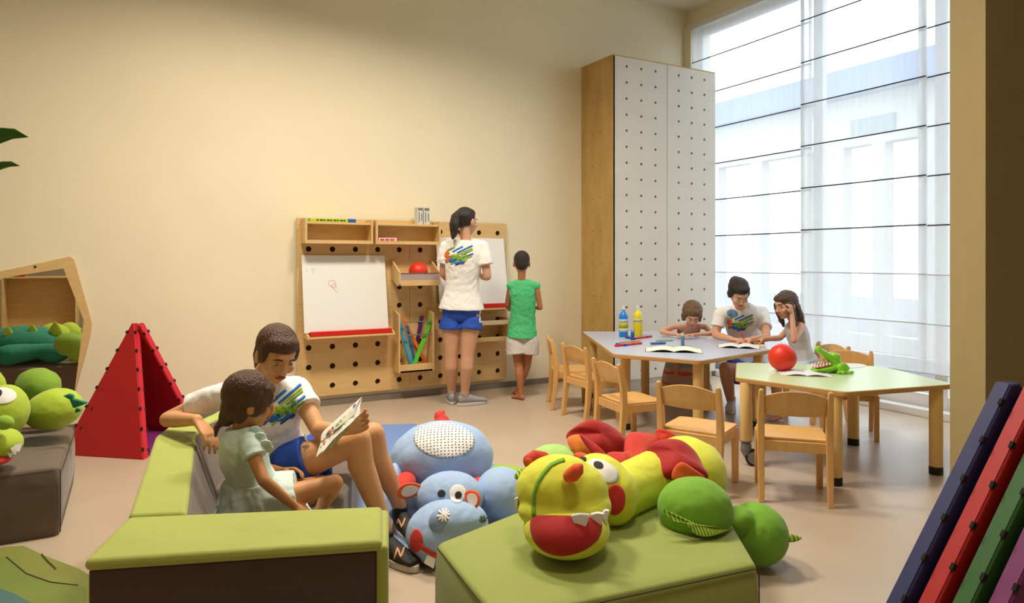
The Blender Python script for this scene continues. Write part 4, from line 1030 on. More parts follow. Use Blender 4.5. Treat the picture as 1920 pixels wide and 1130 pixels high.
def dragon():
    base = P(1150, 1000, 2.45); base.z = .322
    t = thing('plush_dragon', tuple(base), 'large yellow and green plush dragon with red wings lying over the green pouf', 'soft toy')
    X = DV(1, 0); U = V((0, 0, 1)); Z0 = .322
    # snout (upper jaw)
    s = MB(); s.ell(P(1048, 918, 2.24), (.142, .125, .112), X=X, n=44, m=28); s.ell(P(1075, 925, 2.24), (.115, .12, .105), X=X, n=36); s.ell(P(1050, 955, 2.20), (.138, .10, .066), X=X, n=36); s.ell(P(1086, 947, 2.21), (.104, .11, .062), X=X, n=36)
    # flatten underside
    sn = fuse('snout', s, M_pyel, t, voxel=.006, it=5, wrinkle=.0025, wscale=.05, seed=1)
    # head with eyes
    hmb = MB(); hmb.ell(P(1122, 905, 2.46), (.115, .14, .10), X=X, n=40); hmb.ell(P(1146, 926, 2.44), (.095, .12, .108), X=X)
    hmb.rod([P(1160, 925, 2.52), P(1210, 900, 2.66), P(1255, 880, 2.80)], [.095, .098, .10], n=28)
    hd = fuse('head', hmb, M_pyel, t, voxel=.007, it=5, wrinkle=.003, wscale=.06, seed=9)
    b = MB(); b.ell(P(1285, 880, 2.92), (.165, .20, .135), X=X, n=40); by = fuse('body', b, M_pyel, t, voxel=.009, it=4, wrinkle=.003, wscale=.07, seed=3)
    b = MB(); b.ell(P(1322, 888, 2.98), (.085, .16, .13), X=X, n=32); fuse('rump', b, cloth('plush_pale_yellow', (226, 230, 130)), t, voxel=.009, it=3, wrinkle=.002)
    b = MB(); b.rod([P(1130, 985, 2.45), P(1190, 950, 2.60), P(1235, 930, 2.75)], [.035, .055, .08], n=24); b.ell(P(1215, 942, 2.72), (.10, .12, .055), X=X); fuse('belly', b, M_pdg, t, voxel=.008, it=3)
    # lower jaw: green-yellow shell with red lining
    jc = P(1062, 1000, 2.16)
    j = MB(); j.ell(V((jc.x, jc.y, .400)), (.137, .140, .080), X=X, n=44, m=22); lj = fuse('lower_jaw', j, M_pyel, t, voxel=.006, it=3)
    ol = [(992, 972), (1020, 970), (1060, 970), (1100, 970), (1128, 974), (1130, 990), (1118, 1012), (1090, 1031), (1048, 1040), (1014, 1030), (995, 1006)]
    kj = 2.03/F; cam_decal('mouth_lining', BV[lj.name], 1061, 1005, 2.16, [[((x-1061)*kj, -(y-1005)*kj) for x, y in ol]], M_pdr, t, off=.004, rings=14, keep=True)
    # upper lip hollow
    # horns / nostrils
    def cone(name, a, c, r0, m_, cap):
        a, c = V(a), V(c); L = MB(); L.rod([a, a.lerp(c, .5), c], [r0*.75, r0, r0*.86], n=22); o = fuse(name, L, m_, t, voxel=.004, it=3)
        return o
    hn = MB(); hn.loft([(P(1066, 893, 2.13), X, .020, .020), (P(1074, 889, 2.11), X, .024, .024), (P(1085, 878, 2.10), X, .020, .020), (P(1090, 872, 2.10), X, .008, .010)], n=20, dome=.7); hr = fuse('nostril_horn', hn, M_por, t, voxel=.004, it=2)
    hn = MB(); hn.loft([(P(992, 865, 2.28), X, .025, .024), (P(1003, 860, 2.29), X, .030, .030), (P(1020, 862, 2.30), X, .026, .028)], n=20, dome=.8); fuse('nostril_horn', hn, M_pred, t, voxel=.004, it=2)
    obj('horn_tip', MB().ell(P(991, 866, 2.262), (.014, .008, .014), X=X), M_por, t, smooth=True)
    # green seam stripe
    TS = BV[sn.name]; D = 2.24; k = D/F
    pts = [(1002, 962), (1002, 945), (1003, 925), (1009, 905), (1020, 889), (1033, 875), (1048, 868), (1058, 865)]
    cam_decal('seam_stripe', TS, 1020, 915, D, [('strip', [((x-1020)*k*1.0, -(y-915)*k) for x, y in pts], .0115)], M_pgr, t, off=.0025)
    # teeth
    for (a, wv, h) in ((((1088, 975)), 36, 30), ((1120, 973), 26, 26), ((1136, 968), 12, 20), ((968, 940), 8, 18)):
        o_ = V((0, 0, EYE)); dd_ = (P(a[0], a[1]-4, 2)-o_).normalized(); hits = [T_.ray_cast(o_, dd_) for T_ in (BV[sn.name], BV[lj.name])]; hits = [h_ for h_ in hits if h_[0] is not None]
        c = (min(hits, key=lambda h_: h_[3])[0]-dd_*.030) if hits else P(a[0], a[1], 2.2); D_ = 2.08
        kk = D_/F; nn = DV(.15, 1); w2 = wv*kk/2; hh = h*kk; xx = DV(1, -.1)
        ol = [c-xx*w2+U*.006, c-xx*w2*.5-U*hh*.6, c-U*hh*.95-xx*w2*.08, c-U*hh, c-U*hh*.95+xx*w2*.12, c+xx*w2*.6-U*hh*.55, c+xx*w2+U*.010, c+U*.012]
        obj('tooth', MB().slab(ol, nn, .016), M_pwh, t, bevel=.006)
    # eyes
    TH = BV[hd.name]
    cam_decal('eye_patch', TH, 1130, 883, 2.5, [oval(0, 0, .058, .034, a=-.45)], M_pwh, t); cam_decal('pupil', TH, 1122, 873, 2.5, [oval(0, 0, .017, .011, a=-.25)], M_pbk, t, off=.005)
    cam_decal('pupil', TH, 1092, 862, 2.5, [oval(0, 0, .016, .008, a=.15)], M_pbk, t, off=.004)
    cam_decal('cheek_patch', TH, 1153, 936, 2.48, [oval(0, 0, .034, .050, a=-.1)], M_pred, t)
    def flame(name, ol, D, depth, m_, th=.03, bev=.012, puff=0):
        pts = [P(x, y, D+dd) for x, y, dd in ol]; n = (pts[1]-pts[0]).cross(pts[2]-pts[0]); n = DV(0, 1, .2)
        o = obj(name, MB().slab(pts, n, th), m_, t, bevel=bev, seg=3); return o
    def pillow(name, ctr, rad, ol, m_, th=.045):
        """puffed cloth shape from an outline (pixel, depth)"""
        pts = [P(*q) for q in ol]; c = sum(pts, V())/len(pts); n = V()
        for i in range(len(pts)): n += (pts[i]-c).cross(pts[(i+1) % len(pts)]-c)
        n.normalize(); R = []; K = 7
        dense = []
        for i in range(len(pts)):
            a, b_, c_, d_ = pts[i-1], pts[i], pts[(i+1) % len(pts)], pts[(i+2) % len(pts)]
            for s_ in (0, .25, .5, .75): dense.append(.5*((2*b_)+(c_-a)*s_+(2*a-5*b_+4*c_-d_)*s_*s_+(3*b_-a-3*c_+d_)*s_**3))
        vs = [c-n*th]; fs = []; N = len(dense)
        for i in range(1, K): f = math.sin(PI/2*i/K); vs += [c+(p-c)*f-n*th*math.sqrt(1-f*f) for p in dense]
        vs += list(dense)
        for i in range(K-1, 0, -1): f = math.sin(PI/2*i/K); vs += [c+(p-c)*f+n*th*math.sqrt(1-f*f) for p in dense]
        vs.append(c+n*th); rows = 2*K-1
        fs = [(0, 1+(j+1) % N, 1+j) for j in range(N)]
        for i in range(rows-1):
            for j in range(N): a = 1+i*N+j; b_ = 1+i*N+(j+1) % N; fs.append((a, b_, b_+N, a+N))
        e = 1+rows*N; fs += [(e, 1+(rows-1)*N+j, 1+(rows-1)*N+(j+1) % N) for j in range(N)]
        return obj(name, MB().add(vs, fs), m_, t, smooth=True)
    # left wing: big red lobe with orange underside
    pillow('wing', 0, 0, [(1062, 818, 2.92), (1075, 802, 2.92), (1103, 788, 2.95), (1132, 794, 2.98), (1160, 812, 3.0), (1176, 835, 2.98), (1160, 858, 2.92), (1120, 850, 2.85), (1085, 838, 2.86)], M_pdr, .05)
    pillow('wing_lining', 0, 0, [(1063, 822, 2.80), (1090, 815, 2.82), (1112, 835, 2.8), (1118, 856, 2.76), (1080, 850, 2.76)], cloth('plush_light_orange', (236, 130, 44)), .02)
    pillow('wing_rib', 0, 0, [(1086, 815, 2.76), (1096, 818, 2.76), (1128, 842, 2.70), (1146, 866, 2.66), (1138, 870, 2.66), (1108, 848, 2.70)], M_pdr, .018)
    pillow('frill', 0, 0, [(1136, 852, 2.72), (1160, 852, 2.78), (1180, 850, 2.8), (1184, 870, 2.74), (1172, 888, 2.68), (1160, 878, 2.66), (1145, 866, 2.68)], M_pred, .035)
    pillow('wing', 0, 0, [(1176, 815, 2.95), (1206, 812, 3.0), (1240, 822, 3.05), (1225, 845, 3.0), (1198, 868, 2.82), (1182, 890, 2.72), (1172, 862, 2.80)], M_pred, .035)
    # right wing
    pillow('wing', 0, 0, [(1210, 860, 2.72), (1214, 838, 2.74), (1240, 828, 2.76), (1276, 830, 2.76), (1305, 852, 2.74), (1320, 880, 2.68), (1328, 897, 2.62), (1300, 890, 2.60), (1262, 892, 2.58), (1238, 892, 2.60), (1218, 880, 2.66)], M_pdr, .055)
    pillow('wing_lining', 0, 0, [(1262, 880, 2.53), (1278, 866, 2.53), (1300, 878, 2.53), (1322, 896, 2.54), (1290, 902, 2.52), (1262, 900, 2.52)], M_por, .018)
    pillow('back_spike', 0, 0, [(1228, 812, 3.02), (1236, 804, 3.02), (1262, 812, 3.02), (1276, 830, 3.0), (1240, 830, 2.98)], M_pred, .025)
    pillow('back_spike', 0, 0, [(1282, 832, 3.0), (1288, 818, 3.02), (1296, 824, 3.02), (1305, 850, 3.0), (1292, 856, 2.98)], M_pred, .025)
    # brow crest
    pillow('crest', 0, 0, [(1100, 858, 2.52), (1112, 850, 2.54), (1122, 860, 2.52), (1140, 870, 2.48), (1128, 872, 2.46)], M_pgr, .010)
    pillow('ear', 0, 0, [(1130, 866, 2.52), (1142, 864, 2.54), (1164, 874, 2.56), (1174, 888, 2.52), (1168, 890, 2.50), (1150, 876, 2.50)], M_por, .012)
    pillow('ear', 0, 0, [(1075, 852, 2.62), (1090, 850, 2.64), (1104, 856, 2.62), (1090, 860, 2.60)], M_por, .012)
    # feet
    b = MB(); b.ell(P(1303, 955, 2.42), (.132, .125, .112), X=X, U=V((.06, 0, 1)), n=44, m=26); f1 = fuse('foot', b, M_pgr, t, voxel=.007, it=4, wrinkle=.003, wscale=.06, seed=7)
    b = MB(); b.ell(P(1420, 1000, 2.80), (.120, .135, .122), X=X, U=DV(.1, 0, 1), n=44, m=26); b.ell(P(1388, 975, 2.75), (.06, .06, .055), X=X); f2 = fuse('foot', b, M_pgr, t, voxel=.008, it=4, wrinkle=.003, wscale=.06, seed=8)
    b = MB(); b.ell(P(1038, 868, 2.78), (.105, .10, .075), X=X, n=32); fuse('foot', b, M_plg, t, voxel=.008, it=4, wrinkle=.002)
    MS = stripes()
    pillow('claw_frill', 0, 0, [(1242, 955, 2.30), (1258, 962, 2.29), (1285, 975, 2.28), (1300, 984, 2.28), (1330, 988, 2.29), (1350, 988, 2.31), (1372, 990, 2.36), (1350, 1000, 2.29), (1325, 1006, 2.27), (1302, 1000, 2.265), (1285, 980, 2.27), (1262, 976, 2.28)], MS, .007)
    pillow('claw_frill', 0, 0, [(1476, 1005, 2.74), (1488, 1001, 2.73), (1503, 1008, 2.72), (1495, 1014, 2.72), (1480, 1016, 2.73)], MS, .008)
    pillow('side_frill', 0, 0, [(964, 892, 2.30), (975, 880, 2.32), (994, 875, 2.34), (990, 884, 2.32), (972, 898, 2.29)], MS, .014)
def stripes():
    if 'striped_green_cloth' in MATS: return MATS['striped_green_cloth']
    m = bpy.data.materials.new('striped_green_cloth'); m.use_nodes = True; nt = m.node_tree; b = nt.nodes['Principled BSDF']; b.inputs['Roughness'].default_value = .85
    tc = nt.nodes.new('ShaderNodeTexCoord'); v = nt.nodes.new('ShaderNodeTexWave'); v.inputs['Scale'].default_value = 28; v.inputs['Distortion'].default_value = .6; v.bands_direction = 'X'
    r = nt.nodes.new('ShaderNodeValToRGB'); r.color_ramp.elements[0].position = .35; r.color_ramp.elements[0].color = rgb((96, 140, 30)); r.color_ramp.elements[1].position = .5; r.color_ramp.elements[1].color = rgb((190, 214, 90))
    nt.links.new(tc.outputs['Object'], v.inputs[0]); nt.links.new(v.outputs['Color'], r.inputs[0]); nt.links.new(r.outputs[0], b.inputs['Base Color']); MATS['striped_green_cloth'] = m; return m
dragon()

def teal_plush():
    Z0 = .328; X = DV(1, 0)
    t = thing('plush_crocodile', (-.6, 4.2, Z0), 'plush animal with teal back and lime head lying on the grey-brown pouf', 'soft toy')
    b = MB(); b.ell((-.88, 4.24, Z0+.16), (.34, .24, .17), X=V((1, .15, 0)), n=40); b.ell((-1.25, 4.1, Z0+.13), (.22, .18, .13)); fuse('body', b, M_pteal, t, voxel=.010, it=3, wrinkle=.003, wscale=.07)
    b = MB(); b.ell((-.62, 4.46, Z0+.09), (.12, .09, .09)); b.rod([(-.7, 4.42, Z0+.12), (-.95, 4.5, Z0+.10)], [.07, .09], n=20); fuse('arm', b, M_pteal, t, voxel=.009, it=3)
    for k in range(4):
        c = V((-.62-.17*k, 4.34+.02*k, Z0+.29-.015*k)); mb = MB(); mb.loft([(c-V((0, 0, .04)), (1, 0, 0), .055, .03), (c+V((0, .01, .02)), (1, 0, 0), .04, .02), (c+V((0, .02, .065)), (1, 0, 0), .012, .008)], n=16, dome=.6); obj('back_spike', mb, M_pyg, t, smooth=True)
    b = MB(); b.ell((-.42, 4.50, Z0+.085), (.105, .09, .085)); fuse('foot', b, cloth('plush_lime', (150, 190, 40)), t, voxel=.008, it=3)
    b = MB(); b.ell(P(72, 722, 3.95), (.12, .10, .10), X=X, U=V((.2, 0, 1))); fuse('foot', b, cloth('plush_leaf', (132, 168, 50)), t, voxel=.008, it=3, wrinkle=.003)
    pc_ = P(103, 766, 3.52); b = MB(); b.ell(pc_, (.132, .12, .105), X=DV(1, 0, .25), U=DV(-.2, 0, 1), n=40); pw = fuse('paw', b, M_pyg, t, voxel=.007, it=4, wrinkle=.003, wscale=.06)
    cam_decal('ribbed_patch', BV[pw.name], 92, 740, 3.5, [[(x*3.5/F, y*3.5/F) for x, y in ((-40, -14), (-30, 0), (-12, 12), (10, 16), (32, 10), (42, 0), (20, -6), (0, -6), (-20, -8))]], ribs(), t, off=.003)
    for (a, b_, w_) in ((P(135, 742, 3.47), P(118, 736, 3.42), 0), (P(138, 755, 3.46), P(163, 751, 3.40), .02), (P(140, 765, 3.44), P(150, 768, 3.42), .012)):
        pass
    for ol in ([(116, 742), (128, 738), (136, 740), (137, 752), (126, 748)], [(128, 746), (140, 748), (164, 755), (150, 761), (136, 766)], [(140, 765), (150, 769), (146, 773), (139, 775)]):
        obj('claw', MB().slab([P(x, y, 3.40) for x, y in ol], DV(0, 1), .02), M_pteal, t, bevel=.007)
    # head
    b = MB(); b.ell(P(8, 770, 3.25), (.10, .11, .125), X=X, n=36); b.ell(P(-40, 765, 3.3), (.13, .13, .13), X=X); hd = fuse('head', b, M_pyg, t, voxel=.007, it=4, wrinkle=.002)
    b = MB(); b.ell(P(2, 832, 3.02), (.082, .09, .068), X=X); b.ell(P(-40, 832, 3.05), (.12, .10, .08), X=X); sn = fuse('snout', b, M_pyg, t, voxel=.006, it=4, wrinkle=.002)
    cam_decal('eye_patch', BV[hd.name], 4, 742, 3.25, [oval(0, 0, .055, .038, a=-.2)], M_pwh, t); cam_decal('pupil', BV[hd.name], 0, 737, 3.25, [oval(0, 0, .008, .014)], M_pbk, t, off=.005)
    b = MB(); b.ell(P(8, 792, 2.96), (.040, .03, .032), X=X); fuse('nostril', b, cloth('plush_leaf_light', (140, 182, 50)), t, voxel=.005, it=2)
    obj('tongue', MB().ell(P(-4, 862, 2.98), (.045, .06, .022), X=X), M_pred, t, smooth=True)
    for x, y in ((16, 848), (24, 843), (31, 838)): c = P(x, y, 2.98); obj('tooth', MB().slab([c+V((-.008, -.01, .012)), c+V((.012, .01, .014)), c+V((.004, 0, -.022))], DV(.3, 1), .010), M_pwh, t, bevel=.003)
def ribs():
    if 'ribbed_lime_cloth' in MATS: return MATS['ribbed_lime_cloth']
    m = bpy.data.materials.new('ribbed_lime_cloth'); m.use_nodes = True; nt = m.node_tree; b = nt.nodes['Principled BSDF']; b.inputs['Roughness'].default_value = .85
    tc = nt.nodes.new('ShaderNodeTexCoord'); v = nt.nodes.new('ShaderNodeTexWave'); v.inputs['Scale'].default_value = 20; v.bands_direction = 'X'
    r = nt.nodes.new('ShaderNodeValToRGB'); r.color_ramp.elements[0].color = rgb((158, 170, 66)); r.color_ramp.elements[1].color = rgb((190, 200, 96))
    nt.links.new(tc.outputs['Object'], v.inputs[0]); nt.links.new(v.outputs['Color'], r.inputs[0]); nt.links.new(r.outputs[0], b.inputs['Base Color']); MATS['ribbed_lime_cloth'] = m; return m
teal_plush()
# ------------------------------------------------------------------ people
def skin(n, c): return mat(n, c, .5, var=.04, vscale=10, bump=.03, bscale=180, sss=.12, spec=.35)
SK_A = skin('skin_tan', (204, 156, 126)); SK_C = skin('skin_warm', (216, 160, 112)); SK_K = skin('skin_child', (206, 146, 96)); SK_T = skin('skin_table', (216, 164, 136))
H_DK = mat('hair_dark', (36, 26, 24), .45, var=.3, vscale=30, stretch=(6, 6, .6), bump=.5, bscale=30)
H_BR = mat('hair_brown', (84, 50, 28), .5, var=.3, vscale=30, stretch=(6, 6, .6), bump=.5, bscale=30)
H_LB = mat('hair_light_brown', (112, 84, 58), .5, var=.3, vscale=30, stretch=(5, 5, .8), bump=.5, bscale=30)
C_WH = mat('white_cotton', (240, 238, 236), .85, bump=.12, bscale=14)
C_BL = mat('blue_shorts_cloth', (24, 74, 178), .7, bump=.15, bscale=16)
C_GR = mat('green_tank_cloth', (78, 190, 126), .8, bump=.12, bscale=14)
C_GY = mat('light_grey_cloth', (206, 200, 196), .85, bump=.12, bscale=16)
C_AQ = mat('pale_aqua_cloth', (206, 226, 220), .85, bump=.14, bscale=18)
EYE_W = mat('eye_white', (190, 168, 152), .4); EYE_D = mat('eye_dark', (30, 20, 16), .2); LIP = mat('lip', (176, 92, 78), .5)
def mix(a, b, f): return a+(b-a)*f
def head_mesh(b, c, f, u, k):
    """c centre of skull, f facing, u up, k = head height / .225"""
    f = V(f).normalized(); u = V(u); u = (u-f*u.dot(f)).normalized(); r = f.cross(u)
    Q = lambda x, y, z: c+r*(x*k)+f*(y*k)+u*(z*k)
    E = lambda p, s: b.ell(Q(*p), tuple(q*k for q in s), X=r, U=u, n=26, m=18)
    E((0, -.012, .022), (.074, .092, .084)); E((0, .018, -.020), (.064, .068, .072)); E((0, .034, -.066), (.046, .044, .040)); E((0, .058, -.088), (.022, .020, .018))
    E((0, .080, .030), (.040, .014, .012))                                   # brow
    for s in (-1, 1): E((s*.036, .062, -.030), (.024, .020, .022)); E((s*.078, -.006, -.012), (.010, .020, .032)); E((s*.010, .093, -.034), (.008, .009, .008))
    b.loft([(Q(0, .084, .014), r, .007*k, .006*k), (Q(0, .097, -.012), r, .009*k, .009*k), (Q(0, .104, -.030), r, .013*k, .011*k)], n=14, dome=.8)
    E((0, .082, -.056), (.024, .009, .007)); E((0, .080, -.066), (.020, .009, .007))
    return Q, r, f, u
def face_parts(par, Q, k, r, f, u, looking=True):
    mb = MB()
    for s in (-1, 1):
        mb.ell(Q(s*.031, .0715, .004), (.0145*k, .011*k, .0085*k if looking else .005*k), X=r, U=u, n=16, m=10)
    obj('eye', mb, EYE_W, par, smooth=True) if False else None
    for s in (-1, 1):
        e = obj('eye', MB().ell(Q(s*.031, .0735, .004), (.0135*k, .008*k, .0052*k), X=r, U=u, n=16, m=10), EYE_W, par, smooth=True)
        obj('iris', MB().ell(Q(s*.031, .0768, .001), (.0064*k, .0062*k, .0056*k), X=r, U=u, n=12, m=8), EYE_D, e, smooth=True)
        obj('eyebrow', MB().rod([Q(s*.016, .091, .026), Q(s*.032, .090, .031), Q(s*.050, .080, .025)], [.0028*k, .0034*k, .002*k], n=8), H_DK, par, smooth=True)
    obj('lips', MB().loft([(Q(-.022, .083, -.060), u, .003*k, .004*k), (Q(-.008, .0925, -.058), u, .0075*k, .006*k), (Q(.008, .0925, -.058), u, .0075*k, .006*k), (Q(.022, .083, -.060), u, .003*k, .004*k)], n=12, dome=.5), LIP, par, smooth=True)
def hand_mesh(b, w, d, n, th, k, curl=(.5, .7, .5), spread=.10, thumb_curl=.4, curls=None):
    """w wrist, d direction of the hand, n palm facing, th side of the thumb"""
    d = V(d).normalized(); n = V(n); n = (n-d*n.dot(d)).normalized(); th = V(th); th = (th-d*th.dot(d)-n*th.dot(n)).normalized()
    pl = .088*k
    b.loft([(w-d*.01*k, th, .024*k, .019*k), (w+d*.02*k, th, .031*k, .017*k), (w+d*.055*k, th, .039*k, .015*k), (w+d*pl, th, .040*k, .012*k)], n=18, dome=.6)
    for i, (off, L) in enumerate(((.030, .072), (.010, .080), (-.011, .075), (-.031, .058))):
        p = w+d*(pl-.006*k)+th*off*k; a = 0; sp = th*(off*spread/.03); pts = [p-d*.015*k, p]; cc = curls[i] if curls else curl
        for j, (seg, cu) in enumerate(zip((.44, .32, .26), cc)):
            a += cu; p = p+((d+sp*.3)*math.cos(a)+n*math.sin(a)).normalized()*L*k*seg; pts.append(p)
        b.rod(pts, [.0095*k, .0098*k, .0088*k, .0080*k, .0068*k], n=10)
    p = w+d*.022*k+th*.024*k+n*.004*k; q = p+(d*.55+th*.75+n*.25).normalized()*.040*k; q2 = q+(d*.9+th*.25+n*thumb_curl).normalized()*.032*k; q3 = q2+(d*.95+n*thumb_curl*1.3-th*.1).normalized()*.026*k
    b.rod([p, q, q2, q3], [.015*k, .0125*k, .0105*k, .0082*k], n=12)
def limb(b, a, m, c, r, bul=None, side=None):
    """two-segment limb, radii r = (top, mid-top, joint, mid-low, end)"""
    a, m, c = V(a), V(m), V(c)
    b.rod([a, mix(a, m, .35), mix(a, m, .7), m], [r[0], r[1], mix(r[1], r[2], .6), r[2]], n=20)
    off = V(bul) if bul is not None else V()
    b.rod([m, mix(m, c, .28)+off, mix(m, c, .6)+off*.4, mix(m, c, .85), c], [r[2], r[3], mix(r[3], r[4], .45), r[4]*1.04, r[4]], n=20)
def spine_st(J, k, lo, hi, inf, W=None, fem=True):
    pe, ch, ne, R = J['pelvis'], J['chest'], J['neck'], J['right']
    up = (ch-pe).normalized(); up2 = (ne-ch).normalized()
    T = [(0, pe-up*.085*k, .115, .085), (.12, pe-up*.04*k, .150, .105), (.25, pe+up*.02*k, .158, .108), (.40, mix(pe, ch, .35), .140, .095), (.52, mix(pe, ch, .62), .124, .088), (.66, ch, .136, .100), (.78, mix(ch, ne, .45), .150, .096), (.88, mix(ch, ne, .78), .130, .075), (.95, mix(ch, ne, .98), .070, .056), (1, ne+up2*.02*k, .050, .050)]
    if not fem: T = [(t, p, w*(1.0 if t > .5 else .95) + (.012 if .3 < t < .6 else 0), d) for t, p, w, d in T]
    def at(t):
        for a, b_ in zip(T, T[1:]):
            if a[0] <= t <= b_[0]:
                f = (t-a[0])/(b_[0]-a[0]); return (mix(a[1], b_[1], f), mix(a[2], b_[2], f), mix(a[3], b_[3], f))
        return T[-1][1:]
    n = 14; out = []
    for i in range(n+1):
        t = lo+(hi-lo)*i/n; p, w_, d_ = at(t); r_ = mix(J.get('rightp', R), R, min(1, t/.7)).normalized(); out.append((p, r_, w_*k*(W or 1)+inf, d_*k*(W or 1)+inf))
    return out
def person(name, J, k, hk, sk, label, hand_k=1, face=True, group=None, base=None, look=True, leg_r=1., feet=True, arm_r=1., voxel=.005, fem=True, W=None):
    t = thing(name, tuple(base if base is not None else V((J['pelvis'].x, J['pelvis'].y, 0))), label, 'person', group)
    b = MB()
    b.loft(spine_st(J, k, .05, .93, -.006, W, fem), n=30, dome=.3)
    nk = J['neck']; hd = J['head']; f = V(J['face']).normalized(); u = V(J.get('up', (0, 0, 1)))
    Q, r_, f_, u_ = head_mesh(b, hd, f, u, hk)
    b.rod([mix(J['chest'], nk, .75), nk, Q(0, -.02, -.05)], [.050*k, .046*k*max(1, .9), .043*hk], n=20)
    for s in 'RL':
        sh, el, wr = J['s'+s], J['e'+s], J['w'+s]; a = arm_r*k
        b.rod([mix(nk, J['chest'], .25), mix(sh, nk, .4)+V((0, 0, -.012*k)), sh], [.040*k, .042*k, .044*a], n=18)
        limb(b, sh, el, wr, (.044*a, .042*a, .034*a, .035*a, .024*a))
        if 'h'+s in J:
            h = J['h'+s]; hand_mesh(b, wr, h['d'], h['n'], h['t'], hand_k, **{q: h[q] for q in h if q not in 'dnt'})
        if 'k'+s in J:
            hp, kn, an = J['hip'+s], J['k'+s], J['a'+s]; l = leg_r*k
            bul = J.get('calf'+s, V())
            limb(b, hp, kn, an, (.082*l, .078*l, .054*l, .056*l, .034*l), bul=bul)
            b.ell(kn+V(J.get('kneef'+s, (0, 0, 0))), (.052*l, .052*l, .056*l))
            if 'toe'+s in J and J.get('bare'):
                d = (J['toe'+s]-an); d.z = 0; d = d.normalized(); sd = d.cross(V((0, 0, 1))); z0 = .0
                hl = V((an.x, an.y, 0))-d*.035*k
                b.loft([(hl+V((0, 0, .030*k)), sd, .026*k, .028*k), (hl+d*.05*k+V((0, 0, .040*k)), sd, .030*k, .038*k), (hl+d*.12*k+V((0, 0, .026*k)), sd, .036*k, .024*k), (hl+d*.175*k+V((0, 0, .016*k)), sd, .040*k, .015*k)], n=18, dome=.7)
                for i in range(5):
                    o_ = (.030-.0145*i)*k*(1 if s == 'L' else -1); q = hl+d*(.180-.006*i*(i > 1))*k+sd*o_+V((0, 0, .012*k)); b.rod([q, q+d*(.026-.003*i)*k], [(.0115-.0012*i)*k]*2, n=10)
    bd = fuse('body', b, sk, t, voxel=voxel, it=4)
    if face: face_parts(t, Q, hk, r_, f_, u_, look)
    return t, bd, Q, (r_, f_, u_)
def shoe(t, an, toe, k, cu, cs, sole_h=.018, heel=.045, ground=0.):
    d = toe-an; d.z = 0; d = d.normalized(); sd = d.cross(V((0, 0, 1))); h0 = V((an.x, an.y, ground))-d*heel*k; z = sole_h
    b = MB(); b.loft([(h0+V((0, 0, z+.036*k)), sd, .024*k, .036*k), (h0+d*.035*k+V((0, 0, z+.042*k)), sd, .034*k, .044*k), (h0+d*.09*k+V((0, 0, z+.038*k)), sd, .037*k, .040*k), (h0+d*.14*k+V((0, 0, z+.028*k)), sd, .041*k, .030*k), (h0+d*.20*k+V((0, 0, z+.020*k)), sd, .043*k, .022*k), (h0+d*.245*k+V((0, 0, z+.015*k)), sd, .034*k, .016*k)], n=22, dome=.6)
    b.loft([(h0+d*.045*k+V((0, 0, z+.05*k)), sd, .034*k, .040*k), (h0+d*.045*k+V((0, 0, z+.095*k)), sd, .036*k, .046*k)], n=20)
    s = fuse('shoe', b, cu, t, voxel=.004, it=2)
    st = MB(); n = 36; ol = []
    for i in range(n):
        a = 2*PI*i/n; x = .13-.145*math.cos(a); w_ = (.036+.010*x/.26)*math.sin(a); ol.append(h0+d*(x-.01)*k+sd*w_*1.08*k)
    obj('sole', MB().slab([p+V((0, 0, .001)) for p in ol], (0, 0, 1), z+.008), cs, s, bevel=.004)
    return s, h0, d, sd
def tee(t, J, k, m, voxel=.005, inf=.012, lo=.20, slv=.55, seed=0, W=None, slr=.060, name='t_shirt', wr=.004, hem=.018, fem=True, sleeve=True):
    b = MB(); st = spine_st(J, k, lo, .955, inf, W, fem)
    for i in range(4): c, r_, w_, d_ = st[i]; st[i] = (c, r_, w_+hem*(1-i/4), d_+hem*(1-i/4))
    b.loft(st, n=34)
    for s in 'RL':
        sh, el = J['s'+s], J['e'+s]
        b.rod([mix(J['neck'], J['chest'], .3), mix(sh, J['neck'], .45)+V((0, 0, -.010*k)), sh], [.046*k, .050*k, .056*k], n=20)
        if sleeve:
            e = mix(sh, el, slv); d = (e-sh).normalized(); x, y = perp(d); n = 22
            R = [[sh+d*q*(e-sh).length+(x*math.cos(2*PI*i/n)+y*math.sin(2*PI*i/n))*rr for i in range(n)] for q, rr in ((-.12, .05*k), (.1, .058*k), (.55, slr*k), (1, slr*1.04*k))]
            b.rings(R)
    return fuse(name, b, m, t, voxel=voxel, it=3, wrinkle=wr, wscale=.055*max(.7, k), seed=seed)
def shorts(t, J, k, m, lf=.42, voxel=.005, inf=.014, rr=.104, re=.112, seed=1, hi=.34, W=None, wr=.003, name='shorts'):
    b = MB(); b.loft(spine_st(J, k, .04, hi, inf, W), n=32)
    for s in 'RL':
        hp, kn = J['hip'+s], J['k'+s]; e = mix(hp, kn, lf); d = (e-hp).normalized(); L = (e-hp).length; x, y = perp(d); n = 26
        b.rings([[hp+d*q*L+(x*math.cos(2*PI*i/n)+y*math.sin(2*PI*i/n))*r_*k for i in range(n)] for q, r_ in ((-.12, rr*.85), (.15, rr), (.6, mix(rr, re, .6)), (1, re))])
    return fuse(name, b, m, t, voxel=voxel, it=3, wrinkle=wr, wscale=.05, seed=seed)
PR = [mat('print_blue', (30, 110, 200), .8), mat('print_green', (120, 170, 40), .8), mat('print_orange', (226, 110, 40), .8), mat('print_navy', (24, 60, 130), .8), mat('print_lime', (170, 190, 60), .8)]
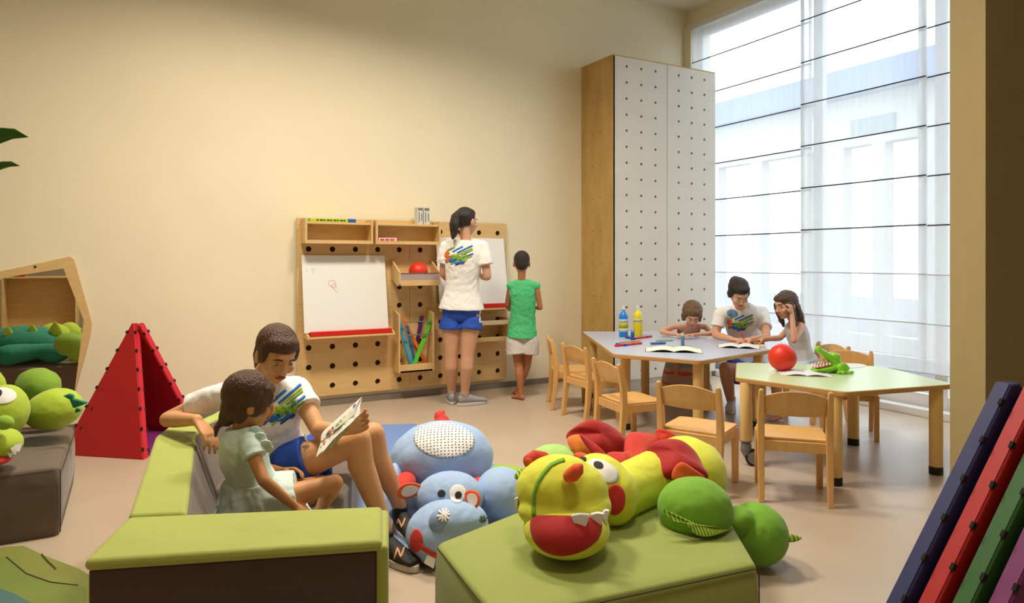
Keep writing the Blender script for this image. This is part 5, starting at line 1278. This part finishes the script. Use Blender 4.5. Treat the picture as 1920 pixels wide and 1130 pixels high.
def shirt_print(t, tree, o, d, up, s=1., flip=1):
    """slanted stripes with a cluster of rounded blobs, as printed on the staff T-shirts"""
    o, d = V(o), V(d).normalized(); A = []
    L = lambda x0, y0, x1, y1, w_, c: A.append((c, ('strip', [(flip*x0*s, y0*s), (flip*(x0+x1)/2*s, (y0+y1)/2*s+.001), (flip*x1*s, y1*s)], w_*s)))
    L(-.085, .055, -.02, .085, .014, 1); L(-.04, .045, .045, .090, .014, 0); L(-.005, .035, .125, .098, .013, 0); L(-.03, .010, .125, .078, .010, 4); L(.03, .018, .125, .062, .012, 1)
    L(.05, -.004, .130, .032, .012, 0); L(.03, -.030, .120, .008, .010, 1); L(-.10, -.045, -.04, -.012, .012, 0); L(-.06, -.060, .02, -.030, .010, 4); L(-.02, -.066, .06, -.04, .010, 3)
    rnd = random.Random(3)
    for (x, y, a, b_, c) in ((-.085, .035, .022, .014, 2), (-.095, .015, .018, .020, 2), (-.07, -.005, .020, .018, 2), (-.09, -.03, .014, .018, 2), (-.03, .0, .030, .024, 1), (.01, -.005, .026, .022, 1), (.045, -.01, .022, .020, 1), (-.045, -.03, .026, .018, 0), (-.01, -.04, .030, .016, 0), (.035, -.04, .024, .018, 0), (.06, -.02, .018, .018, 4), (-.01, .012, .012, .012, 4), (.07, .012, .016, .014, 1), (-.02, -.02, .008, .008, 3), (.02, -.02, .009, .008, 3), (.05, .0, .008, .010, 3), (-.055, .005, .010, .010, 3), (.005, -.03, .008, .006, 4), (.04, -.028, .007, .007, 4)):
        A.append((c, oval(flip*x*s, y*s, a*s, b_*s, n=16, a=rnd.uniform(-.5, .5))))
    return decal('printed_pattern', tree, o, d, up, A, PR, t, off=.0025, rings=3, th=.0006)

# --- the woman standing at the right whiteboard (back to us)
def standing_woman():
    D = 5.86; J = {}
    J['right'] = DV(1, .05); k = 1.0
    J['pelvis'] = P(865, 583, 5.88); J['chest'] = P(868, 500, 5.86); J['neck'] = P(873, 449, 5.84); J['head'] = P(875, 415, 5.86); J['face'] = DV(.62, .75, -.12)
    J['sL'] = P(836, 463, 5.87); J['sR'] = P(905, 463, 5.86); J['eL'] = P(831, 512, 5.90); J['eR'] = P(914, 518, 5.84)
    J['wL'] = P(840, 525, 6.10); J['wR'] = P(905, 520, 6.07)
    J['hL'] = dict(d=DV(.3, .8, .3), n=DV(.6, .3, -.3), t=DV(.1, .0, 1), curl=(.6, .7, .5)); J['hR'] = dict(d=DV(-.35, .7, .5), n=DV(-.6, .2, -.3), t=DV(-.2, .0, 1), curl=(.7, .8, .5))
    J['hipL'] = P(847, 595, 5.88); J['kL'] = P(846, 668, 5.86); J['aL'] = P(847, 738, 5.93); J['toeL'] = P(844, 752, 6.1)
    J['hipR'] = P(883, 595, 5.88); J['kR'] = P(876, 668, 5.84); J['aR'] = P(871, 740, 5.86); J['toeR'] = P(888, 757, 5.90)
    J['calfL'] = DV(0, -1)*.018; J['calfR'] = DV(.2, -1)*.018
    t, bd, Q, ax = person('person', J, k, 1.02, SK_A, 'woman with dark ponytail, white T-shirt and blue shorts standing at the right whiteboard', leg_r=1.06, base=V((J['aL'].x+.05, J['aL'].y, 0)), voxel=.006)
    ts = tee(t, J, k, C_WH, seed=3, inf=.018, slv=.60, lo=.25, hem=.022, slr=.066, voxel=.006, wr=.005)
    shirt_print(t, BV[ts.name], P(858, 482, 5.35), P(858, 482, 6)-P(858, 482, 5), (0, 0, 1), 1.0)
    sh = shorts(t, J, k, C_BL, lf=.30, inf=.012, rr=.098, re=.110, voxel=.006, hi=.36)
    # three white side stripes on the right hip
    TS = BV[sh.name]; cam_decal('side_stripe', TS, 899, 590, 5.8, [('strip', [(.000, .085), (.004, .0), (.002, -.07)], .008), ('strip', [(.016, .085), (.020, .0), (.016, -.07)], .008), ('strip', [(.030, .085), (.034, .0), (.030, -.06)], .006)], C_WH, t, off=.002)
    Mg = mat('grey_canvas_shoe', (150, 150, 152), .8, bump=.1); Ms = mat('pale_grey_sole', (190, 190, 190), .7)
    shoe(t, J['aL'], J['toeL'], 1.0, Mg, Ms); shoe(t, J['aR'], J['toeR'], 1.0, Mg, Ms)
    r, f, u = ax; b = MB(); E = lambda p, s_: b.ell(Q(*p), s_, X=r, U=u, n=26, m=18)
    E((0, -.026, .030), (.083, .092, .092)); E((0, .010, .070), (.066, .062, .045)); E((0, -.075, .0), (.052, .040, .070)); E((0, -.095, .045), (.035, .030, .035))
    b.loft([(Q(0, -.10, .06), r, .026, .026), (Q(0, -.135, .02), r, .042, .036), (Q(.0, -.145, -.05), r, .048, .036), (Q(.005, -.140, -.12), r, .040, .028), (Q(.01, -.155, -.17), r, .014, .012)], n=20, dome=.5)
    fuse('hair', b, H_DK, t, voxel=.006, it=3, wrinkle=.002, wscale=.03)
    m = thing('marker_pen', tuple(J['wR']), 'slim marker the standing woman writes with', 'marker'); o = obj('barrel', MB().cyl(J['wR']+DV(-.3, .7, .5)*.10, J['wR']+DV(-.3, .7, .5)*.10+DV(-.2, 1, .2)*.12, .006, n=12), M_red, m); obj('tip', MB().cyl(J['wR']+DV(-.3, .7, .5)*.10+DV(-.2, 1, .2)*.12, J['wR']+DV(-.3, .7, .5)*.10+DV(-.2, 1, .2)*.13, .003, n=8), M_black, m)
standing_woman()

def boy():
    J = {}; k = .74
    J['right'] = DV(1, .08)
    J['pelvis'] = P(979, 626, 6.16); J['chest'] = P(981, 570, 6.15); J['neck'] = P(978, 524, 6.14); J['head'] = P(978, 493, 6.16); J['face'] = DV(-.08, 1, -.12)
    J['sL'] = P(958, 536, 6.15); J['sR'] = P(1005, 536, 6.15); J['eL'] = P(951, 572, 6.18); J['eR'] = P(1013, 576, 6.15)
    J['wL'] = P(955, 580, 6.33); J['wR'] = P(1006, 577, 6.33)
    J['hL'] = dict(d=DV(.3, .8, .25), n=DV(.5, .2, -.5), t=DV(.2, .1, 1), curl=(.5, .7, .5)); J['hR'] = dict(d=DV(-.4, .8, .15), n=DV(-.5, .2, -.5), t=DV(-.2, .1, 1), curl=(.5, .7, .5))
    J['hipL'] = P(967, 632, 6.17); J['kL'] = P(973, 688, 6.14); J['aL'] = P(977, 738, 6.10); J['toeL'] = P(966, 748, 6.16)
    J['hipR'] = P(992, 632, 6.17); J['kR'] = P(988, 685, 6.18); J['aR'] = P(970, 733, 6.28); J['toeR'] = P(966, 742, 6.40)
    J['calfL'] = DV(0, -1)*.012; J['calfR'] = DV(0, -1)*.012; J['bare'] = True
    t, bd, Q, ax = person('person', J, k, .90, skin('skin_boy', (176, 116, 78)), 'barefoot boy in green tank top and pale grey shorts standing beside the pegboard', leg_r=.92, hand_k=.75, base=V((J['aL'].x, J['aL'].y, 0)), voxel=.005, fem=False, arm_r=.95)
    ts = tee(t, J, k, C_GR, seed=8, inf=.012, lo=.12, hem=.020, sleeve=False, name='tank_top', wr=.005, fem=False)
    shorts(t, J, k, C_GY, lf=.56, inf=.006, rr=.125, re=.140, hi=.16, wr=.004, seed=9)
    r, f, u = ax; b = MB(); b.ell(Q(0, -.022, .036), (.073, .086, .080), X=r, U=u, n=28, m=20); b.ell(Q(0, -.05, .0), (.064, .055, .070), X=r, U=u)
    fuse('hair', b, mat('hair_cropped_dark', (44, 32, 28), .7, bump=.5, bscale=120), t, voxel=.005, it=2)
boy()

# --- woman reading on the sofa
def reader():
    J = {}; k = .98
    J['right'] = DV(-.92, -.28); J['rightp'] = DV(-.62, -.72)
    J['pelvis'] = P(505, 862, 2.98); J['chest'] = P(497, 775, 2.93); J['neck'] = P(488, 712, 2.93); J['head'] = P(519, 664, 2.86); J['face'] = DV(.55, -.62, -.42); J['up'] = DV(.28, -.2, .9)
    J['sR'] = P(412, 742, 2.92); J['sL'] = P(556, 728, 3.00)
    J['eR'] = P(314, 786, 2.98); J['wR'] = P(369, 787, 2.78); J['hR'] = dict(d=DV(.66, -.25, -.62), n=DV(-.5, .0, -.75), t=DV(.5, .3, .3), curls=[(.15, .25, .2), (.2, .3, .25), (.28, .35, .25), (.38, .4, .3)], spread=.10, thumb_curl=.2)
    J['eL'] = P(597, 806, 2.86); J['wL'] = P(640, 806, 2.74)
    J['hL'] = dict(d=DV(.9, -.05, .35), n=DV(-.15, -.9, .35), t=DV(-.35, -.3, .85), curl=(.35, .5, .4), thumb_curl=.2)
    J['hipR'] = P(528, 880, 2.86); J['kR'] = P(672, 824, 2.86); J['aR'] = P(721, 992, 2.87); J['toeR'] = P(772, 1040, 2.75)
    J['hipL'] = P(560, 865, 3.06); J['kL'] = P(700, 814, 3.14); J['aL'] = P(750, 952, 3.16); J['toeL'] = P(775, 985, 3.02)
    J['calfR'] = DV(-.9, 0, 0)*.020; J['calfL'] = DV(-.9, 0, 0)*.020
    t, bd, Q, ax = person('person', J, k, 1.0, SK_C, 'woman in white T-shirt and blue shorts sitting on the lime sofa, holding a booklet', leg_r=1.0, hand_k=.98, voxel=.0045, arm_r=1.0)
    ts = tee(t, J, k, C_WH, seed=12, inf=.016, lo=.20, slv=.50, hem=.014, slr=.062, voxel=.005, wr=.005)
    shirt_print(t, BV[ts.name], P(527, 768, 2.5), P(527, 768, 6)-P(527, 768, 5), DV(-.25, 0, 1), .82)
    sh = shorts(t, J, k, C_BL, lf=.36, inf=.016, rr=.096, re=.104, voxel=.005, hi=.34, seed=4)
    Mb = mat('black_mesh_shoe', (24, 22, 24), .7, bump=.3, bscale=90); Ms = mat('white_rubber_sole', (206, 196, 180), .6); Mn = mat('tan_letter', (196, 146, 96), .5)
    for s in 'RL':
        o, h0, d, sd = shoe(t, J['a'+s], J['toe'+s], .98, Mb, Ms, sole_h=.020)
        tr = BV[o.name]; side = sd if sd.dot(DV(-.6, -1)) > 0 else -sd
        px_, py_ = (750, 1036) if s == 'R' else (752, 981)
        cam_decal('shoe_letter', tr, px_, py_, 2.85, [('strip', [(-.021, -.020), (-.010, .018), (.004, -.018), (.018, .020)], .0075)], Mn, o, off=.003)
    r, f, u = ax; b = MB(); E = lambda p, s_: b.ell(Q(*p), s_, X=r, U=u, n=28, m=18)
    E((0, -.024, .036), (.084, .094, .088)); E((0, .020, .066), (.070, .060, .042)); E((0, -.085, .02), (.045, .04, .05)); b.loft([(Q(0, -.10, .03), r, .026, .024), (Q(0, -.135, -.02), r, .034, .028), (Q(0, -.135, -.09), r, .032, .024), (Q(0, -.125, -.15), r, .014, .012)], n=18, dome=.5)
    for s in (-1, 1): E((s*.070, .005, .018), (.014, .040, .052))
    fuse('hair', b, H_BR, t, voxel=.005, it=3, wrinkle=.0015, wscale=.03)
    # waist cord
    c = P(573, 822, 2.82); mb = MB(); mb.rod([c+DV(-.1, 0, .6)*.02, c, c+DV(.5, 0, -.6)*.02, c+DV(-.3, 0, -.8)*.03], .004, n=8); obj('waist_cord', mb, C_WH, t, smooth=True)
    # booklet in her hand
    bk = thing('booklet', tuple(P(640, 800, 2.62)), 'thin illustrated booklet the seated woman holds open', 'book')
    def pg(pts, n, m, nm, bend=.0):
        A, B, C_, D_ = pts; vs = []; N = 8
        for kk in (0, 1):
            for i in range(N+1):
                u_ = i/N
                for v_ in (0, 1):
                    p = mix(mix(A, B, u_), mix(D_, C_, u_), v_); vs.append(p+V(n)*(bend*math.sin(PI*u_)+.002*kk))
        fs = []; q = 2*(N+1)
        for i in range(N): a = 2*i; fs += [(a, a+2, a+3, a+1), (q+a, q+a+1, q+a+3, q+a+2), (a, q+a, q+a+2, a+2), (a+1, a+3, q+a+3, q+a+1)]
        fs += [(0, 1, q+1, q), (2*N, q+2*N, q+2*N+1, 2*N+1)]
        return obj(nm, MB().add(vs, fs), m, bk, smooth=False)
    S1, S2 = P(620, 832, 2.62), P(676, 757, 2.64)       # spine line
    Mpp = mat('booklet_page', (236, 232, 222), .6, var=.03)
    A = [P(594, 857, 2.50), P(658, 790, 2.52), P(679, 746, 2.66), P(608, 806, 2.66)]
    n = (A[1]-A[0]).cross(A[3]-A[0]).normalized(); n = n if n.dot(DV(0, -1)) > 0 else -n
    f1 = pg([P(593, 857, 2.50), P(622, 838, 2.52), P(672, 776, 2.60), P(610, 806, 2.62)], n, Mpp, 'page', .004)
    f2 = pg([P(610, 806, 2.62), P(602, 828, 2.56), P(664, 778, 2.58), P(679, 744, 2.66)], n, Mpp, 'page', .006)
    cv = pg([P(594, 858, 2.515), P(624, 839, 2.535), P(676, 776, 2.615), P(612, 806, 2.64)], n, mat('booklet_cover', (226, 206, 120), .5, var=.1, vscale=20), 'cover', .002)
    pg([P(602, 854, 2.50), P(655, 797, 2.525), P(676, 775, 2.60), P(679, 748, 2.655)], n, Mpp, 'page', .006)
    tr = BVHTree.FromPolygons([p for p in A]+[p for p in [P(590, 870, 2.49), P(690, 770, 2.62), P(690, 735, 2.68), P(600, 800, 2.66)]], [(0, 1, 2, 3)])
    pal = [mat('art_orange', (222, 96, 40), .6), mat('art_blue', (70, 130, 200), .6), mat('art_green', (120, 180, 70), .6), mat('art_dark', (60, 40, 40), .6), mat('art_yellow', (236, 206, 90), .6)]
    kk = 2.56/F; nn = n
    mb = MB()
    for x, y, a, c_ in ((622, 812, 6, 0), (628, 806, 4, 3), (618, 816, 4, 1), (631, 803, 3, 4), (637, 800, 6, 2), (643, 793, 5, 2), (628, 815, 4, 4), (650, 785, 4, 4), (612, 826, 5, 4), (612, 836, 4, 0), (669, 764, 6, 1), (667, 758, 3, 0), (606, 842, 3, 2)):
        mb.cur = c_; p = P(x, y, 2.50); h = None
        f_ = [o_ for o_ in (A,)]
        pl = A[0]; d_ = (p-V((0, 0, EYE))).normalized(); o_ = V((0, 0, EYE)); tt = (pl-o_).dot(nn)/d_.dot(nn); q = o_+d_*tt+nn*.012
        xx, yy = perp(nn); mb.add([q+xx*a*kk*math.cos(i*PI/5)+yy*a*kk*.7*math.sin(i*PI/5) for i in range(10)]+[q+nn*.001+xx*a*kk*math.cos(i*PI/5)+yy*a*kk*.7*math.sin(i*PI/5) for i in range(10)], [tuple(range(10)), tuple(range(10, 20))])
    obj('printed_picture', mb, pal, bk)
reader()

def sofa_girl():
    J = {}; k = .66
    J['right'] = DV(.10, -1)
    J['pelvis'] = P(470, 928, 2.52); J['chest'] = P(450, 856, 2.50); J['neck'] = P(444, 800, 2.50); J['head'] = P(462, 752, 2.52); J['face'] = DV(.80, .45, -.25); J['up'] = DV(.15, 0, 1)
    J['sR'] = P(458, 828, 2.42); J['sL'] = P(455, 822, 2.62)
    J['eR'] = P(485, 900, 2.36); J['wR'] = P(546, 950, 2.44); J['hR'] = dict(d=DV(.8, .2, -.6), n=DV(.1, .3, -1), t=DV(.5, .8, 0), curl=(.2, .3, .3))
    J['eL'] = P(495, 880, 2.74); J['wL'] = P(522, 882, 2.72); J['hL'] = dict(d=DV(1, -.1, .1), n=DV(.0, -.5, -.8), t=DV(.4, -.2, .8), curl=(.4, .5, .4))
    J['hipR'] = P(500, 940, 2.46); J['kR'] = P(620, 905, 2.56); J['aR'] = P(588, 962, 2.62); J['toeR'] = P(560, 985, 2.66)
    J['hipL'] = P(500, 930, 2.60); J['kL'] = P(596, 905, 2.82); J['aL'] = P(560, 962, 2.74); J['toeL'] = P(540, 985, 2.7)
    J['calfR'] = V((0, 0, 0)); J['bare'] = False
    for q in J:
        if q[0] in 'pcnhsewka' and q != 'calfR' and isinstance(J[q], V): J[q] = J[q]+RD(.016, 0, 0)
    t, bd, Q, ax = person('person', J, k, .86, SK_K, 'small girl in a pale aqua dress sitting cross-legged on the lime sofa', leg_r=.86, hand_k=.68, arm_r=.92, voxel=.0045)
    # dress: bodice with cap sleeves, gathered skirt
    ts = tee(t, J, k, C_AQ, seed=20, inf=.018, lo=.28, slv=.42, hem=.012, slr=.062, name='dress_bodice', voxel=.0045, wr=.003)
    b = MB(); pe, ch = J['pelvis'], J['chest']; w = mix(pe, ch, .30); n = 40; R = []
    for z, rx, ry, off in ((.02, .112, .102, (0, 0)), (-.05, .135, .135, (.02, 0)), (-.10, .152, .165, (.035, .0)), (-.155, .165, .19, (.05, 0))):
        c = w+DV(1, .1)*off[0]+V((0, 0, z)); fr = DV(1, .1); sd = DV(-.1, 1)
        R.append([c+fr*math.cos(a)*ry*(1+.05*math.sin(13*a)*(-z/.15))+sd*math.sin(a)*rx*(1+.05*math.sin(13*a)*(-z/.15)) for a in [2*PI*i/n for i in range(n)]])
    b.rings(R)
    hp = P(500, 935, 2.53); kn = P(556, 920, 2.56); b.loft([(hp, DV(0, 1), .13, .085), (mix(hp, kn, .6), DV(0, 1), .14, .082), (kn, DV(0, 1), .135, .072)], n=28)
    fuse('dress_skirt', b, C_AQ, t, voxel=.005, it=2, wrinkle=.004, wscale=.035, seed=22)
    # scalloped collar
    mb = MB()
    for i, (x, y, D_) in enumerate(((478, 806, 2.44), (488, 818, 2.42), (498, 832, 2.41), (502, 840, 2.42))):
        mb.ell(P(x, y, D_), (.022, .008, .018), X=DV(1, .2), U=DV(.2, -.3, 1), n=16, m=10)
    fuse('collar', mb, C_AQ, t, voxel=.004, it=2)
    r, f, u = ax; b = MB(); E = lambda p, s_: b.ell(Q(*p), s_, X=r, U=u, n=28, m=18)
    E((0, -.024, .034), (.082, .092, .086)); E((0, -.055, -.02), (.066, .052, .070)); E((0, .025, .062), (.066, .052, .040)); E((0, -.075, -.075), (.038, .030, .040))
    for s in (-1, 1): E((s*.064, .012, .010), (.020, .042, .052)); E((s*.062, -.038, -.040), (.020, .028, .040)); E((s*.050, .052, .034), (.018, .024, .034))
    b.loft([(Q(0, -.085, -.095), r, .016, .014), (Q(.005, -.105, -.125), r, .014, .012), (Q(.01, -.10, -.165), r, .006, .006)], n=14, dome=.6)
    fuse('hair', b, H_BR, t, voxel=.0045, it=3, wrinkle=.002, wscale=.022, seed=5)
sofa_girl()

# --- three people at the blue-grey table
def table_child():
    J = {}; k = .62
    J['right'] = DV(-1, .1)
    J['pelvis'] = P(1288, 652, 6.22); J['chest'] = P(1290, 628, 6.14); J['neck'] = P(1293, 607, 6.02); J['head'] = P(1298, 590, 5.90); J['face'] = DV(-.12, -.8, -.62); J['up'] = DV(0, -.55, .8)
    J['sR'] = P(1263, 612, 6.05); J['sL'] = P(1322, 612, 6.05)
    J['eR'] = P(1240, 622, 5.98); J['wR'] = P(1268, 629, 5.82); J['hR'] = dict(d=DV(.7, -.5, 0), n=DV(0, 0, -1), t=DV(-.4, -.8, .1), curl=(.5, .8, .5))
    J['eL'] = P(1338, 629, 5.90); J['wL'] = P(1300, 632, 5.80); J['hL'] = dict(d=DV(-.9, -.3, 0), n=DV(0, 0, -1), t=DV(.3, -.8, 0), curl=(.2, .3, .3))
    J['hipR'] = P(1272, 665, 6.2); J['kR'] = P(1268, 672, 5.95); J['aR'] = P(1270, 742, 6.02); J['toeR'] = P(1268, 750, 5.9)
    J['hipL'] = P(1302, 665, 6.2); J['kL'] = P(1310, 672, 5.95); J['aL'] = P(1310, 742, 6.02); J['toeL'] = P(1312, 750, 5.9)
    for q in ('wR', 'wL', 'eR', 'eL'): J[q].z = max(J[q].z, ZB+.035)
    t, bd, Q, ax = person('person', J, k, .88, SK_T, 'small child with light brown hair and striped skirt bent over the blue-grey table', hand_k=.62, voxel=.007, leg_r=.8)
    ts = tee(t, J, k, mat('rust_strap_top', (176, 84, 58), .8), lo=.2, sleeve=False, inf=.006, name='top', voxel=.006) if False else None
    b = MB(); st = spine_st(J, k, .2, .80, .010); b.loft(st, n=24); fuse('top', b, mat('rust_strap_top', (184, 96, 66), .8), t, voxel=.006, it=2)
    m = bpy.data.materials.new('striped_skirt_cloth'); m.use_nodes = True; nt = m.node_tree; bb = nt.nodes['Principled BSDF']; bb.inputs['Roughness'].default_value = .85
    tc = nt.nodes.new('ShaderNodeTexCoord'); mp = nt.nodes.new('ShaderNodeSeparateXYZ'); ns = nt.nodes.new('ShaderNodeTexNoise'); ns.inputs['Scale'].default_value = 4
    ad = nt.nodes.new('ShaderNodeMath'); ad.operation = 'MULTIPLY_ADD'; ad.inputs[1].default_value = .10
    mu = nt.nodes.new('ShaderNodeMath'); mu.operation = 'MULTIPLY'; mu.inputs[1].default_value = 4.6; fr = nt.nodes.new('ShaderNodeMath'); fr.operation = 'FRACT'
    r = nt.nodes.new('ShaderNodeValToRGB'); r.color_ramp.interpolation = 'CONSTANT'; els = r.color_ramp.elements; els[0].color = rgb((196, 176, 168)); els[1].position = .35; els[1].color = rgb((230, 84, 70))
    for p_, c_ in ((.47, (196, 176, 168)), (.66, (130, 176, 180)), (.78, (206, 184, 172)), (.9, (206, 110, 84))): e = els.new(p_); e.color = rgb(c_)
    nt.links.new(tc.outputs['Object'], mp.inputs[0]); nt.links.new(tc.outputs['Object'], ns.inputs[0]); nt.links.new(ns.outputs[0], ad.inputs[0]); nt.links.new(mp.outputs['Z'], ad.inputs[2]); nt.links.new(ad.outputs[0], mu.inputs[0]); nt.links.new(mu.outputs[0], fr.inputs[0]); nt.links.new(fr.outputs[0], r.inputs[0]); nt.links.new(r.outputs[0], bb.inputs['Base Color'])
    b = MB(); c = P(1287, 660, 6.08); n = 40; R = []
    for z, rx in ((.42, .12), (.36, .17), (.25, .20), (.12, .22), (.02, .235)):
        R.append([V((c.x, c.y, z))+DV(1, 0)*math.cos(a)*rx*(1+.03*math.sin(9*a))+DV(0, 1)*math.sin(a)*rx*.8*(1+.03*math.sin(9*a)) for a in [2*PI*i/n for i in range(n)]])
    b.rings(R); fuse('long_skirt', b, m, t, voxel=.008, it=2, wrinkle=.006, wscale=.07)
    r, f, u = ax; b = MB(); E = lambda p, s_: b.ell(Q(*p), s_, X=r, U=u, n=26, m=16)
    E((0, -.030, .036), (.086, .090, .086)); E((0, .02, .066), (.072, .055, .042)); E((0, -.07, -.02), (.07, .045, .06))
    for s in (-1, 1): E((s*.074, -.015, -.03), (.024, .035, .055))
    fuse('hair', b, H_LB, t, voxel=.006, it=2, wrinkle=.006, wscale=.03)
table_child()

def table_woman():
    J = {}; k = .95
    J['right'] = DV(-1, .05)
    J['pelvis'] = P(1412, 690, 5.95); J['chest'] = P(1396, 618, 5.84); J['neck'] = P(1388, 574, 5.68); J['head'] = P(1385, 549, 5.56); J['face'] = DV(.10, -.72, -.62); J['up'] = DV(0, -.5, .8)
    J['sR'] = P(1350, 588, 5.74); J['sL'] = P(1430, 586, 5.78)
    J['eR'] = P(1342, 632, 5.70); J['wR'] = P(1372, 637, 5.42); J['hR'] = dict(d=DV(.7, -.45, -.05), n=DV(.1, 0, -1), t=DV(.3, .75, .2), curl=(.5, .8, .5), thumb_curl=.5)
    J['eL'] = P(1438, 640, 5.52); J['wL'] = P(1408, 643, 5.40); J['hL'] = dict(d=DV(-.9, -.1, 0), n=DV(0, 0, -1), t=DV(0, -.8, .1), curl=(.3, .4, .3))
    for q in ('wR', 'wL', 'eR', 'eL'): J[q].z = max(J[q].z, ZB+.040)
    J['hipR'] = P(1392, 700, 5.92); J['kR'] = P(1360, 690, 5.58); J['aR'] = P(1372, 762, 5.72); J['toeR'] = P(1368, 770, 5.58)
    J['hipL'] = P(1430, 700, 5.92); J['kL'] = P(1409, 700, 5.44); J['aL'] = P(1416, 775, 5.40); J['toeL'] = P(1416, 790, 5.25)
    t, bd, Q, ax = person('person', J, k, 1.0, SK_T, 'dark-haired woman in white T-shirt drawing at the blue-grey table between two children', hand_k=.92, voxel=.006)
    ts = tee(t, J, k, C_WH, seed=31, inf=.016, lo=.18, slv=.60, hem=.02, slr=.056, voxel=.006)
    shirt_print(t, BV[ts.name], P(1386, 608, 5.2), P(1386, 608, 6)-P(1386, 608, 5), (0, 0, 1), .85)
    cam_decal('printed_pattern', BV[ts.name], 1373, 587, 5.7, [oval(0, 0, .045, .030, a=-.2)], mat('print_sky', (96, 140, 196), .8), t)
    shorts(t, J, k, C_BL, lf=.5, inf=.016, voxel=.006)
    for s in 'RL': shoe(t, J['a'+s], J['toe'+s], .92, mat('white_canvas_shoe', (222, 222, 232), .7), mat('white_sole', (210, 210, 214), .6))
    r, f, u = ax; b = MB(); E = lambda p, s_: b.ell(Q(*p), s_, X=r, U=u, n=26, m=16)
    E((0, -.024, .036), (.084, .094, .088)); E((0, .022, .066), (.072, .058, .042)); E((0, -.10, .04), (.05, .04, .045))
    for s in (-1, 1): E((s*.072, -.005, .005), (.018, .040, .05))
    fuse('hair', b, H_DK, t, voxel=.006, it=3, wrinkle=.003, wscale=.03)
    a = J['wR']+DV(.7, -.45, .02)*.09+V((0, 0, .02)); p = thing('pencil', tuple(a), 'red pencil in the hand of the woman drawing at the table', 'pencil'); obj('shaft', MB().cyl(a+V((0, 0, .05))+DV(-1, 0)*.03, a-V((0, 0, .035))+DV(1, 0)*.02, .005, n=8), M_red, p)
table_woman()

def long_hair_girl():
    J = {}; k = .70
    J['right'] = DV(.05, 1)
    J['pelvis'] = P(1508, 680, 5.46); J['chest'] = P(1497, 632, 5.44); J['neck'] = P(1488, 600, 5.40); J['head'] = P(1473, 572, 5.38); J['face'] = DV(-.85, -.35, -.22); J['up'] = DV(-.2, 0, 1)
    J['sR'] = P(1484, 612, 5.55); J['sL'] = P(1503, 612, 5.32)
    J['eL'] = P(1489, 638, 5.14); J['wL'] = P(1485, 588, 5.22); J['hL'] = dict(d=DV(-.15, .15, 1), n=DV(-.6, .6, 0), t=DV(-.5, -.5, 0), curl=(.9, 1.1, .7), thumb_curl=.6)
    J['eR'] = P(1462, 640, 5.5); J['wR'] = P(1430, 645, 5.44); J['hR'] = dict(d=DV(-1, -.2, -.1), n=DV(0, 0, -1), t=DV(0, -1, 0), curl=(.3, .4, .3))
    J['hipR'] = P(1504, 690, 5.52); J['kR'] = P(1450, 690, 5.50); J['aR'] = P(1455, 765, 5.52); J['toeR'] = P(1440, 772, 5.5)
    J['hipL'] = P(1508, 695, 5.36); J['kL'] = P(1456, 700, 5.30); J['aL'] = P(1462, 782, 5.32); J['toeL'] = P(1450, 790, 5.3); J['bare'] = True
    for q in ('wR', 'eR'): J[q].z = max(J[q].z, ZB+.04)
    t, bd, Q, ax = person('person', J, k, .92, SK_T, 'girl with long brown hair and raised hand sitting behind the red ball', hand_k=.74, voxel=.006, leg_r=.85)
    b = MB(); b.loft(spine_st(J, k, .10, .84, .014), n=26); fuse('sleeveless_top', b, mat('pale_grey_top', (214, 218, 226), .85, var=.08, vscale=30, bump=.1), t, voxel=.006, it=2, wrinkle=.003)
    b = MB(); st = spine_st(J, k, .0, .34, .030); b.loft(st, n=26); b.rod([J['hipR'], mix(J['hipR'], J['kR'], .7)], [.075, .07]); b.rod([J['hipL'], mix(J['hipL'], J['kL'], .7)], [.075, .07]); fuse('skirt', b, mat('pale_blue_skirt', (200, 216, 236), .85, bump=.1), t, voxel=.007, it=2, wrinkle=.004)
    r, f, u = ax; b = MB(); E = lambda p, s_: b.ell(Q(*p), s_, X=r, U=u, n=26, m=16)
    E((0, -.026, .034), (.083, .092, .086)); E((0, .022, .064), (.068, .055, .040)); E((0, -.06, -.03), (.075, .055, .08))
    b.loft([(Q(0, -.06, -.04), r, .075, .05), (Q(0, -.075, -.12), r, .078, .050), (Q(0, -.08, -.19), r, .066, .042), (Q(0, -.075, -.25), r, .03, .02)], n=22, dome=.4)
    for s in (-1, 1): b.loft([(Q(s*.07, .02, .02), r, .022, .035), (Q(s*.078, .02, -.06), r, .020, .032), (Q(s*.075, .012, -.14), r, .016, .024), (Q(s*.07, .01, -.19), r, .006, .01)], n=14, dome=.5)
    fuse('hair', b, mat('hair_mid_brown', (84, 62, 50), .5, var=.3, vscale=30, stretch=(6, 6, .6), bump=.5, bscale=30), t, voxel=.006, it=3, wrinkle=.005, wscale=.03)
long_hair_girl()
